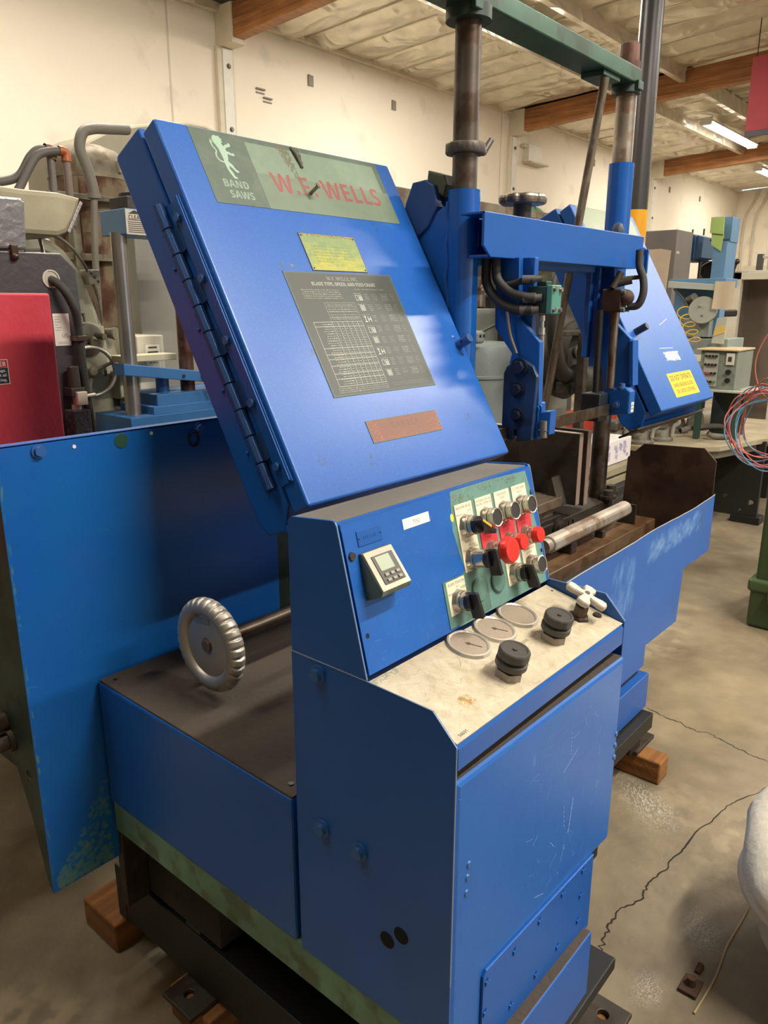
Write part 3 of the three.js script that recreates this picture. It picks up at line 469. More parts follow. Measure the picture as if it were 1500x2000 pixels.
{
  const up = [0, 1, 0], P = (x, z, y = 0) => [x - 0.005, y, z];
  const glass = M(0xb3a290, { roughness: 0.25, map: tDust });
  const gauge = (x, z, needle) => {
    const o = mesh('pressure_gauge', [lathe([[0.0395, 0], [0.0395, 0.002], [0.0375, 0.0052], [0.0345, 0.006], [0.0318, 0.0042], [0.0318, 0]], P(x, z), up, 64)], M(0xcdc5b8, { roughness: 0.3, metalness: 0.5 }), shelf);
    mesh('dial', lathe([[0, 0.0032], [0.0318, 0.0032], [0.0318, 0]], P(x, z), up, 48), glass, o);
    if (needle !== null) mesh('needle', [bx(-0.0008, 0.0008, 0.0032, 0.0042, -0.006, 0.023, 0.0003).rotateY(needle).translate(...P(x, z)), cyl([0, 0.003, 0], [0, 0.0046, 0], 0.003).translate(...P(x, z))], M(0x5f544a, { map: null }), o);
  };
  gauge(0.2195, 0.033, 0.5); gauge(0.299, 0.033, 0.6); gauge(0.378, 0.031, null);
  const knob = (x, z) => {
    const o = mesh('valve_knob', lathe([[0, 0.012], [0.016, 0.012], [0.017, 0.018], [0.0245, 0.0185], [0.0258, 0.0205], [0.0258, 0.029], [0.0205, 0.0305], [0.0205, 0.034], [0.0252, 0.036], [0.0252, 0.0475], [0.0235, 0.05], [0.0205, 0.0502], [0.019, 0.0485], [0.004, 0.048], [0.0035, 0.0505], [0, 0.051]], P(x, z), up, 48), M(0x4a4641, { roughness: 0.55, map: tDust }), shelf);
    mesh('lock_nut', [along(new THREE.CylinderGeometry(0.0225, 0.0235, 0.0125, 6).translate(0, 0.0065, 0), V(...P(x, z)), V(0, 1, 0))], M(0x948b80, { metalness: 0.6, roughness: 0.4 }), o);
  };
  knob(0.205, 0.121); knob(0.368, 0.1105);
  const v = mesh('shutoff_valve', [along(new THREE.CylinderGeometry(0.0135, 0.0135, 0.018, 6).translate(0, 0.009, 0), V(...P(0.481, 0.103, 0.006)), V(0, 1, 0)), lathe([[0, 0], [0.021, 0], [0.019, 0.004], [0.014, 0.006], [0, 0.006]], P(0.481, 0.103), up, 6), cyl(P(0.481, 0.103, 0.024), P(0.481, 0.103, 0.036), 0.007)], mSteelDark, shelf);
  const arm = (a) => [prism([[-0.0075, 0.004], [-0.0095, 0.019], [-0.0125, 0.028], [-0.011, 0.038], [0, 0.041], [0.011, 0.038], [0.0125, 0.028], [0.0095, 0.019], [0.0075, 0.004]], 'y', -0.0065, 0.0065, 0.004).rotateY(a)];
  const h = mesh('cross_handle', [0, 1, 2, 3].flatMap((k) => arm(k * Math.PI / 2 + 0.25)).concat([lathe([[0, -0.007], [0.011, -0.007], [0.0115, 0.006], [0, 0.008]], [0, 0, 0], [0, 1, 0], 24)]), M(0xd3c8b8, { roughness: 0.45, map: tDust }), v);
  h.position.set(0.484, 0.042, 0.102); h.rotation.set(0.22, 0, -0.12);
  mesh('handle_screw', [lathe([[0, 0.007], [0.005, 0.007], [0.0045, 0.0095], [0, 0.0105]], [0, 0, 0], [0, 1, 0], 16)], mSteel, v).position.copy(h.position);
  mesh('screw', [lathe([[0, 0], [0.009, 0], [0.0078, 0.003], [0, 0.0042]], P(0.52, 0.122), up, 24)], mSteelDark, shelf);
}
{ // door, riveted cover, base
  const g = clean(prism([[0, 0.487], [0.4535, 0.487], [0.459, 0.648], [0.5275, 0.646], [0.5275, 1.0415], [0, 1.0415]], 'z', -0.036, 0, 0.008)); flatUV(g, 0, 0.44, 0.54, 0.61);
  const t = canvas(1080, 1220, (x, w, h) => {
    x.fillStyle = '#1356a6'; x.fillRect(0, 0, w, h);
    for (let i = 0; i < 600; i++) { x.globalAlpha = 0.04; x.fillStyle = ['#2766bc', '#104e9e', '#3a5fae', '#1a60b6'][i % 4]; x.beginPath(); x.ellipse(rnd() * w, rnd() * h, 20 + rnd() * 110, 15 + rnd() * 60, rnd() * 3, 0, 7); x.fill(); }
    x.globalAlpha = 0.5; x.strokeStyle = '#123a80'; x.lineWidth = 2; x.strokeRect(0.46 * w, 0.13 * h, 0.3 * w, 0.11 * h); x.strokeRect(0.42 * w, 0.1 * h, 0.4 * w, 0.42 * h);   // edges of old labels under the paint
    x.globalAlpha = 1; speck(x, w, h, 240, '#b7cdf2', 0.3, 0.9, 2.5); speck(x, w, h, 160, '#0e2348', 0.3, 0.8, 3);
    x.strokeStyle = '#d6e2f8'; for (const [a, b, c, d] of [[0.58, 0.24, 0.67, 0.2], [0.62, 0.13, 0.622, 0.2], [0.6, 0.36, 0.61, 0.44], [0.66, 0.36, 0.64, 0.47], [0.52, 0.44, 0.55, 0.47], [0.44, 0.58, 0.5, 0.6], [0.62, 0.5, 0.6, 0.55]]) { x.lineWidth = 2 + rnd() * 2; x.globalAlpha = 0.7; x.setLineDash([3 + rnd() * 14, 2 + rnd() * 9]); x.beginPath(); x.moveTo(a * w, b * h); x.lineTo(c * w, d * h); x.stroke(); }
    x.setLineDash([]); x.save(); x.translate(0.35 * w, 0.1 * h); scrawl(x, w * 0.5, h * 0.55, 46, '#9cb8ea', 26, 1.6); scrawl(x, w * 0.5, h * 0.55, 26, '#0f2a58', 26, 1.6); x.restore();
  });
  const d = new THREE.Mesh(g, new THREE.MeshPhysicalMaterial({ map: t, roughness: 0.36, bumpMap: tBump, bumpScale: 0.00008 })); d.name = 'console_door'; d.castShadow = d.receiveShadow = true;
  d.position.set(0.7605, 0, -0.517).add(AT); d.rotation.y = -0.021; saw.add(d);
  lab(mesh('dusty_ledge', prism([[-0.036, 1.0405], [-0.007, 1.0405], [-0.007, 1.0425], [-0.036, 1.0425]], 'x', 0.002, 0.528, 0.0008), mGrime, d), 'top edge covered in dark dust');
  const cover = mesh('riveted_cover', prism([[0.08, 0.488], [0.08, 0.653], [0.088, 0.661], [0.4525, 0.655], [0.4525, 0.488]], 'z', 0.0, 0.005, 0.001), mBlue, d);
  const star = (x, y) => prism(Array.from({ length: 10 }, (_, i) => { const r = i % 2 ? 0.0038 : 0.0075, a = i * Math.PI / 5; return [x + r * Math.cos(a), y + r * Math.sin(a)]; }), 'z', 0.005, 0.0072, 0.0006);
  for (const [x, y] of [[0.433, 0.6237], [0.354, 0.6226], [0.272, 0.619], [0.19, 0.6145], [0.107, 0.6158], [0.43, 0.5686], [0.427, 0.511], [0.348, 0.5067], [0.27, 0.5023], [0.187, 0.5016], [0.105, 0.5547]]) { const p = [0.98 * x - 0.015, 0.98 * y + 0.0336]; if (p[1] > 0.5) mesh('star_screw', star(...p), mBlueDark, cover); };
  for (const [x, y] of [[0.035, 0.8907], [0.0325, 0.8695], [0.031, 0.8434], [0.5285, 0.8844], [0.5284, 0.86], [0.5285, 0.834]]) mesh('rivet', lathe([[0, 0], [0.006, 0], [0.0045, 0.002], [0, 0.0028]], [Math.min(x, 0.518), y, 0], [0, 0, 1], 18), mBoltBlue, d);
  mesh('hinge_stub', bx(0.465, 0.5, 0.615, 0.644, -0.03, -0.008, 0.003), mBlack, d);
  lab(mesh('latch_pin', cyl([0.5, 1.05, -0.03], [0.525, 1.05, -0.03], 0.006), M(0xb99a62, { metalness: 0.7, roughness: 0.4 }), d), 'brass pin');
  const b = sp('base_front', bx(0.8, 1.197, 0.345, 0.495, -0.56, -0.4865, 0.003), mDeep);
  mesh('dusty_top', bx(0.802, 1.195, 0.4935, 0.4965, -0.556, -0.489, 0.001), mGrime, b);
  sp('skid', [bx(0.83, 0.93, 0.105, 0.25, -1.62, -0.6, 0.004), bx(0.828, 0.9, 0.1, 0.262, -1.64, -1.6, 0.003)], mBlack);
  sp('under_pan', [bx(0.93, 1.3, 0.1, 0.24, -1.6, -0.62, 0.003), bx(0.835, 1.3, 0.262, 0.5, -1.58, -1.2, 0.003)], M(0x2e251d, { roughness: 0.8, map: tRust }), 'dark oily pan under the base');
  sp('skid_tab', [prism(rect(0.76, 0.96, -1.34, -1.23), 'y', 0.09, 0.104, 0.002, [[0.8, -1.29, 0.012]])], mIron);
  sp('cross_beam', [bx(0.95, 1.39, 0.24, 0.27, -0.62, -0.505, 0.003), bx(0.95, 1.39, 0.105, 0.24, -0.62, -0.6, 0.003), bx(0.95, 1.3, 0.1, 0.3, -1.2, -1.0, 0.004)], mBlack);
  sp('skid_tab', prism(rect(1.28, 1.43, -0.62, -0.47), 'y', 0.09, 0.104, 0.002, [[1.385, -0.52, 0.013]]), mIron);
  lab(sp('stiffener_tab', bx(0.835, 0.9, 0.25, 0.262, -1.335, -1.28, 0.002), mIron), 'grey steel tab');
}
// --- tilted blade guards: body, hinged door, prints
const TILT = -29.7 * Math.PI / 180;
const mGuard = M(BLUE, { roughness: 0.42 });
function guard(x0, w, h, turnName) {
  const o = mesh('blade_guard', [prism([[-0.057, 0.022], [-0.057, h + 0.018], [-0.072, h + 0.02], [-0.155, h + 0.024], [-0.162, h + 0.018], [-0.167, 0.024], [-0.149, -0.0127], [-0.096, -0.022]], 'x', 0.001, w - 0.001, 0.004)], mDeep, saw);
  o.position.set(x0, 1.3005, -1.04).add(AT); o.rotation.x = TILT;
  const door = mesh('guard_door', bx(0, w, 0, h, -0.05, 0, 0.006), mGuard, o);
  return [o, door];
}
const [guardL, doorL] = guard(0.9938, 0.738, 0.858);
{
  const t = canvas(1476, 1716, (x, w, h) => {                                  // faded, dusty blue with rubbed corners
    x.fillStyle = '#1356a6'; x.fillRect(0, 0, w, h);
    for (let i = 0; i < 900; i++) { x.globalAlpha = 0.035; x.fillStyle = ['#1a5fb2', '#104e9a', '#2a62ac', '#1d58a4', '#1659ac'][i % 5]; x.beginPath(); x.ellipse(rnd() * w, rnd() * h, 20 + rnd() * 150, 15 + rnd() * 90, rnd() * 3, 0, 7); x.fill(); }
    speck(x, w, h, 52000, '#b9c0c8', 0.08, 0.34, 2.4); speck(x, w, h, 400, '#1d3a66', 0.2, 0.7, 3); scrawl(x, w, h, 26, '#27518c', 40, 1.5);
    for (const [a, b] of [[0.11, 0.9], [0.3, 0.93], [0.24, 0.62], [0.27, 0.66], [0.84, 0.87], [0.77, 0.24]]) { x.globalAlpha = 0.35; x.fillStyle = '#2b3f58'; for (let i = 0; i < 9; i++) { x.beginPath(); x.ellipse(a * w + (rnd() - 0.5) * 40, b * h + (rnd() - 0.5) * 50, 2 + rnd() * 8, 2 + rnd() * 12, rnd(), 0, 7); x.fill(); } }
    x.globalAlpha = 1;
  });
  flatUV(doorL.geometry, 0, 0, 0.738, 0.858); doorL.material = new THREE.MeshPhysicalMaterial({ map: t, roughness: 0.34, clearcoat: 0.3, clearcoatRoughness: 0.3, bumpMap: tBump, bumpScale: 0.00006 });
  // hinge: two leaves of knuckles along the left edge
  const L0 = 0.064, L1 = 0.704, n = 11;
  const leaf = mesh('hinge_leaf', [bx(-0.004, 0, L0 - 0.004, 0.69, -0.049, -0.012, 0.001), bx(-0.0075, -0.004, L0, 0.69, -0.021, -0.015, 0.001)], mBlue, guardL);
  for (let k = 0; k < n; k++) { const a = L0 + (L1 - L0) * k / n, b = L0 + (L1 - L0) * (k + 1) / n; mesh('hinge_knuckle', [cyl([-0.011, a + 0.001, -0.073], [-0.011, b - 0.001, -0.073], 0.0115, 0.0115, 24, 0.0012), bx(-0.006, 0, a + 0.001, b - 0.001, k % 2 ? -0.074 : -0.1, k % 2 ? -0.047 : -0.072, 0.001)], M(0x33568e, { roughness: 0.4, metalness: 0.5 }), guardL); }
  for (let k = 0; k < 5; k++) mesh('hinge_bolt', hex([-0.004, 0.1 + k * 0.138, -0.036], [-1, 0, 0], 0.0095, 0.008, 0), mBoltBlue, guardL);
  for (let k = 0; k < 4; k++) mesh('rivet', [ball([0, 0.16 + k * 0.14, -0.112], 0.004)], mBlueDark, guardL);
  // prints and plates
  const brand = canvas(1536, 465, (x, w, h) => {
    x.fillStyle = '#4a574c'; x.fillRect(0, 0, w, h); x.fillStyle = '#6f816c'; x.fillRect(0.247 * w, 0.07 * h, 0.72 * w, 0.88 * h); x.fillStyle = '#667562'; x.fillRect(0.247 * w, 0.5 * h, 0.753 * w, 0.5 * h);
    for (let i = 0; i < 500; i++) { x.globalAlpha = 0.04; x.fillStyle = ['#93a48a', '#4f5d50', '#6f7f66'][i % 3]; x.beginPath(); x.ellipse(rnd() * w, rnd() * h, 10 + rnd() * 80, 6 + rnd() * 30, rnd() * 3, 0, 7); x.fill(); }
    x.globalAlpha = 0.85;
    words(x, 'W.F. WELLS', 0.62 * w, 0.6 * h, 178, '#8c3d40', 'sans-serif', 'bold', 'center', 0.66 * w);
    x.globalAlpha = 0.75; words(x, 'BAND', 0.122 * w, 0.715 * h, 66, '#8fa094', 'sans-serif', 'bold'); words(x, 'SAWS', 0.132 * w, 0.86 * h, 66, '#8fa094', 'sans-serif', 'bold');
    // rampant lion, a plain silhouette
    x.globalAlpha = 0.9; x.fillStyle = '#9db5a2'; x.save(); x.translate(0.125 * w, 0.34 * h); x.scale(1.45, 1.45);
    const poly = (p) => { x.beginPath(); p.forEach(([a, b], i) => i ? x.lineTo(a, b) : x.moveTo(a, b)); x.closePath(); x.fill(); };
    poly([[-28, -86], [-16, -92], [-6, -88], [4, -92], [6, -82], [16, -78], [8, -72], [14, -64], [4, -62], [6, -52], [14, -38], [16, -18], [10, 4], [4, 20], [18, 34], [26, 52], [36, 58], [38, 66], [24, 66], [14, 52], [0, 40], [-4, 52], [6, 72], [8, 84], [18, 90], [16, 96], [0, 94], [-10, 74], [-16, 54], [-18, 34], [-16, 12], [-18, -8], [-20, -28], [-26, -44], [-34, -58], [-36, -72]]);
    poly([[8, -46], [22, -56], [32, -58], [38, -66], [46, -62], [44, -50], [34, -46], [22, -42], [12, -34]]); poly([[10, -26], [26, -24], [38, -18], [46, -22], [50, -12], [42, -8], [28, -10], [12, -14]]);
    x.lineWidth = 6; x.strokeStyle = '#9db5a2'; x.beginPath(); x.moveTo(-16, 26); x.bezierCurveTo(-48, 30, -50, -4, -38, -14); x.bezierCurveTo(-28, -26, -52, -34, -46, -54); x.stroke(); poly([[-52, -52], [-46, -72], [-38, -56]]);
    x.restore(); x.globalAlpha = 1;
    x.fillStyle = '#5c5a46'; for (let i = 0; i < 150; i++) { const v = Math.pow(rnd(), 1.5); x.globalAlpha = 0.6; x.beginPath(); x.ellipse((0.43 + 0.05 * v + (rnd() - 0.5) * 0.06 * (1 - v)) * w, v * 0.78 * h, 2 + rnd() * 9, 3 + rnd() * 14, 0.3, 0, 7); x.fill(); }
    x.globalAlpha = 0.8; x.fillStyle = '#3b3a30'; for (let i = 0; i < 40; i++) { x.beginPath(); x.ellipse((0.5 + rnd() * 0.03) * w, (0.02 + rnd() * 0.28) * h, 2 + rnd() * 5, 4 + rnd() * 12, 0.2, 0, 7); x.fill(); } x.globalAlpha = 1;
    speck(x, w, h, 2500, '#93a295', 0.1, 0.4, 2); speck(x, w, h, 300, '#40473c', 0.3, 0.7, 3);
  });
  lab(print('brand_label', 0.601, 0.181, brand, guardL, [0.079, 0.672, 0.0], { thick: 0.0008, rough: 0.5 }), 'faded green label reading W.F. WELLS BAND SAWS with a lion');
  const curl = mesh('label_curl', tube([[0.372, 0.85, 0.001], [0.376, 0.83, 0.006], [0.38, 0.812, 0.004], [0.384, 0.796, 0.002]], 0.004, 16, 6), M(0x5b5847, { roughness: 0.8 }), guardL);
  lab(curl, 'torn curl of the label');
  lab(mesh('screw', [cyl([0.378, 0.728, 0], [0.378, 0.728, 0.03], 0.0045), lathe([[0, 0], [0.0075, 0.003], [0.0075, 0.006], [0, 0.007]], [0.378, 0.728, 0.028], [0, 0, 1], 16)], mSteel, guardL), 'loose screw sticking out');
  const lines = (x, x0, y0, x1, n, dy, size, color) => { x.strokeStyle = color; for (let i = 0; i < n; i++) { let px = x0; while (px < x1) { const l = size * (0.4 + rnd() * 1.6); x.globalAlpha = 0.55 + 0.4 * rnd(); x.lineWidth = size * (0.25 + 0.2 * rnd()); x.beginPath(); x.moveTo(px, y0 + i * dy); x.lineTo(Math.min(px + l, x1), y0 + i * dy); x.stroke(); px += l + size * 0.5; } } x.globalAlpha = 1; };
  lab(print('notice_plate', 0.186, 0.096, canvas(744, 384, (x, w, h) => {
    x.fillStyle = '#7c8a55'; x.fillRect(0, 0, w, h); for (let i = 0; i < 700; i++) { const v = Math.sqrt(rnd()); x.globalAlpha = 0.12; x.fillStyle = rnd() < v ? '#b7a632' : '#5f7f60'; x.beginPath(); x.ellipse(rnd() * w, v * h, 10 + rnd() * 50, 5 + rnd() * 20, 0, 0, 7); x.fill(); }
    x.globalAlpha = 1; for (let r = 0; r < 6; r++) lines(x, 100, 130 + r * 32, 640 - (r === 5 ? 300 : rnd() * 40), 1, 0, 22, '#5d6a3c'); x.fillStyle = '#7a5a44'; for (let i = 0; i < 120; i++) x.fillRect(rnd() * w, rnd() * 26, 4 + rnd() * 26, 2 + rnd() * 8); x.strokeStyle = '#5a4a38'; x.lineWidth = 10; x.strokeRect(0, 0, w, h);
  }), guardL, [0.279, 0.5205, 0.0], { thick: 0.0018 }), 'weathered yellow-green notice plate');
  for (const [x, y] of [[0.285, 0.61], [0.459, 0.61], [0.285, 0.526], [0.459, 0.526]]) mesh('rivet', lathe([[0, 0], [0.003, 0], [0, 0.0022]], [x, y, 0.0016], [0, 0, 1], 12), M(0x3f3529, { map: null }), guardL);
  lab(print('speed_chart', 0.361, 0.303, canvas(1444, 1212, (x, w, h) => {
    x.fillStyle = '#4b5749'; x.fillRect(0, 0, w, h); x.fillStyle = '#40433d'; x.fillRect(18, 14, w - 36, h - 28); const ink = '#a9aca0';
    x.globalAlpha = 0.9; words(x, 'W.F. WELLS, INC.', w * 0.5, 62, 50, '#93968a', 'serif', 'normal'); words(x, 'BLADE TYPE, SPEED, AND FEED CHART', w * 0.5, 118, 46, '#c3c5b8', 'serif', 'normal'); x.globalAlpha = 1;
    lines(x, 130, 180, 620, 5, 21, 15, ink); lines(x, 820, 168, 1250, 1, 20, 12, ink);
    x.strokeStyle = '#a2a598'; x.lineWidth = 2;                                   // ruled speed table
    const T = 310; x.strokeRect(350, T, 400, 190); x.beginPath(); for (const y of [T + 40, T + 90, T + 150]) { x.moveTo(350, y); x.lineTo(750, y); } x.moveTo(550, T + 40); x.lineTo(550, T + 190); x.stroke(); lines(x, 380, T + 22, 720, 1, 0, 16, ink); lines(x, 370, T + 65, 730, 2, 22, 14, ink); lines(x, 370, T + 120, 730, 3, 22, 14, ink);
    x.strokeRect(120, 500, 630, 620); for (const px of [350, 420, 485, 550, 617, 684]) { x.beginPath(); x.moveTo(px, 500); x.lineTo(px, 1120); x.stroke(); }
    for (const py of [545, 755, 815, 862, 925, 1000, 1050]) { x.beginPath(); x.moveTo(120, py); x.lineTo(750, py); x.stroke(); }
    for (let r = 0; r < 26; r++) { const y = 524 + r * 23; lines(x, 170 + rnd() * 60, y, 335, 1, 0, 15, '#bfc2b4'); for (let k = 0; k < 6; k++) lines(x, 362 + k * 66, y, 404 + k * 66, 1, 0, 12, '#b3b6a8'); }
    lines(x, 100, 1140, 760, 3, 18, 13, ink); lines(x, 820, 1140, 1350, 2, 20, 10, '#82857a');
    for (let b = 0; b < 8; b++) { const y = 230 + b * 112; x.strokeStyle = '#b7baad'; x.lineWidth = 4; if (b % 3 === 0) { x.strokeRect(800, y, 34, 52); x.strokeRect(850, y, 38, 52); x.fillStyle = '#b7baad'; x.globalAlpha = 0.6; x.fillRect(852, y + 10, 34, 40); x.globalAlpha = 1; } else if (b % 3 === 1) { for (let k = 0; k < 9; k++) { x.beginPath(); x.arc(822 + (k % 3) * 22, y + Math.floor(k / 3) * 20, 9, 0, 7); x.stroke(); } } else { x.lineWidth = 8; x.beginPath(); x.moveTo(800, y); x.lineTo(834, y); x.moveTo(817, y); x.lineTo(817, y + 52); x.moveTo(800, y + 52); x.lineTo(834, y + 52); x.moveTo(856, y); x.lineTo(856, y + 52); x.moveTo(892, y); x.lineTo(892, y + 52); x.moveTo(856, y + 26); x.lineTo(892, y + 26); x.stroke(); }
      lines(x, 790, y - 18, 900, 1, 0, 12, ink); lines(x, 930, y - 10, 985, 4, 19, 11, ink); lines(x, 1040, y - 10, 1110, 4 - b % 2, 19, 11, '#8f9286'); lines(x, 1170, y - 10, 1270, 4, 19, 12, ink); lines(x, 1310, y - 10, 1360, 4, 19, 10, '#85887c'); }
    speck(x, w, h, 1500, '#6d7365', 0.1, 0.4, 2);
  }), guardL, [0.1835, 0.213, 0.0], { thick: 0.0012, rough: 0.45 }), 'dark plate headed W.F. WELLS, INC. BLADE TYPE, SPEED, AND FEED CHART');
  lab(print('danger_plate', 0.254, 0.0525, canvas(1016, 210, (x, w, h) => {
    x.fillStyle = '#7a5446'; x.fillRect(0, 0, w, h); x.globalAlpha = 0.75; words(x, 'D A N G E R', w * 0.5, h * 0.36, 74, '#5a4a3e', 'sans-serif', 'normal'); x.globalAlpha = 1;
    x.fillStyle = '#d2674e'; for (let i = 0; i < 240; i++) { const e = rnd(); x.globalAlpha = 0.8; const px = e < 0.45 ? w - rnd() * rnd() * 220 : e < 0.7 ? rnd() * 140 : rnd() * w, py = e > 0.7 ? h - 8 - rnd() * 40 : rnd() * h; x.fillRect(px, py, 2 + rnd() * 10, 1 + rnd() * 6); }
    x.globalAlpha = 1; x.strokeStyle = '#5f6e4a'; x.lineWidth = 9; x.strokeRect(0, 0, w, h); speck(x, w, h, 400, '#54402f', 0.2, 0.6, 3);
  }), guardL, [0.247, 0.0975, 0.0], { thick: 0.0012 }), 'worn reddish plate reading DANGER');
  lab(mesh('door_knob', [cyl([0.7125, 0.315, 0], [0.7125, 0.315, 0.042], 0.0125, 0.0125, 28, 0.0015)], M(0x3f5f94, { roughness: 0.4, metalness: 0.3 }), guardL), 'cylindrical locking stud');
  mesh('stud_hole', [cyl([0.7, 0.315, 0.02], [0.7255, 0.315, 0.02], 0.0036)], mBlack, guardL);
  mesh('rivet', lathe([[0, 0], [0.0062, 0], [0, 0.004]], [0.705, 0.34, 0], [0, 0, 1], 18), mBlue, guardL);
  mesh('drill_hole', cyl([0.712, 0.287, 0], [0.712, 0.287, 0.0006], 0.004), mBlack, guardL);
  for (const [x, y] of [[0.222, 0.532], [0.187, 0.53]]) mesh('rivet', lathe([[0, 0], [0.004, 0], [0, 0.003]], [x, y, 0], [0, 0, 1], 14), mSteel, guardL);
}
const [guardR, doorR] = guard(2.788, 0.575, 0.855);
{
  const t = canvas(1150, 1710, (x, w, h) => {
    x.fillStyle = '#1356a6'; x.fillRect(0, 0, w, h);
    for (let i = 0; i < 700; i++) { x.globalAlpha = 0.05; x.fillStyle = ['#1a5fb2', '#104e9a', '#2a62ac', '#1659ac'][i % 4]; x.beginPath(); x.ellipse(rnd() * w, rnd() * h, 20 + rnd() * 120, 20 + rnd() * 120, rnd() * 3, 0, 7); x.fill(); }
    speck(x, w, h, 60000, '#b9bcc4', 0.1, 0.42, 2.6); x.globalAlpha = 0.8; x.fillStyle = '#2c4fc2';
    for (const [a, b, s] of [[0.66, 0.56, 50], [0.72, 0.6, 40], [0.6, 0.53, 26], [0.62, 0.7, 40], [0.58, 0.67, 20]]) for (let i = 0; i < 14; i++) { x.beginPath(); x.ellipse(a * w + (rnd() - 0.5) * s, b * h + (rnd() - 0.5) * s * 1.8, 5 + rnd() * s * 0.4, 8 + rnd() * s * 0.7, 0.3, 0, 7); x.fill(); }
    x.globalAlpha = 0.9; x.strokeStyle = '#dfe5f4'; x.lineWidth = 4; x.beginPath(); x.moveTo(0.58 * w, 0.6 * h); x.lineTo(0.76 * w, 0.57 * h); x.moveTo(0.4 * w, 0.715 * h); x.lineTo(0.64 * w, 0.72 * h); x.stroke();
    x.fillStyle = '#dfe0da'; for (let i = 0; i < 220; i++) { x.globalAlpha = 0.8; x.fillRect((0.43 + rnd() * 0.24) * w, (0.735 + rnd() * 0.04) * h, 10 + rnd() * 30, 5 + rnd() * 14); } x.globalAlpha = 1;
    x.fillStyle = '#7e8a6c'; x.fillRect(0.08 * w, 0, 0.86 * w, 0.2 * h); words(x, 'W.F. WELLS', 0.5 * w, 0.11 * h, 120, '#8b8f74', 'sans-serif', 'bold', 'center', w * 0.7);
  });
  flatUV(doorR.geometry, 0, 0, 0.575, 0.855); doorR.material = new THREE.MeshPhysicalMaterial({ map: t, roughness: 0.42 });
  lab(print('warning_sign', 0.257, 0.1, canvas(1028, 400, (x, w, h) => { x.fillStyle = '#f2bf1d'; x.fillRect(0, 0, w, h); words(x, 'DO NOT OPERATE', w * 0.5, 88, 122, '#2a2210', 'sans-serif', 'bold', 'center', w * 0.86); words(x, 'WHEN WEARING GLOVES', w * 0.5, 210, 88, '#2a2210', 'sans-serif', 'bold', 'center', w * 0.8); words(x, 'OR LOOSE CLOTHING', w * 0.5, 312, 88, '#2a2210', 'sans-serif', 'bold', 'center', w * 0.76); }), guardR, [0.183, 0.036, 0], { thick: 0.0008 }), 'yellow sign reading DO NOT OPERATE WHEN WEARING GLOVES OR LOOSE CLOTHING');
  mesh('door_knob', cyl([0.075, 0.318, 0], [0.075, 0.318, 0.05], 0.0135, 0.0135, 24, 0.0015), M(0x2d3648, { roughness: 0.5 }), guardR);
  mesh('blade_tray', prism(rect(-0.12, 0.575, -0.005, 0.002), 'z', -0.14, -0.06, 0.001).translate(0, -0.028, 0), mIron, guardR);
}
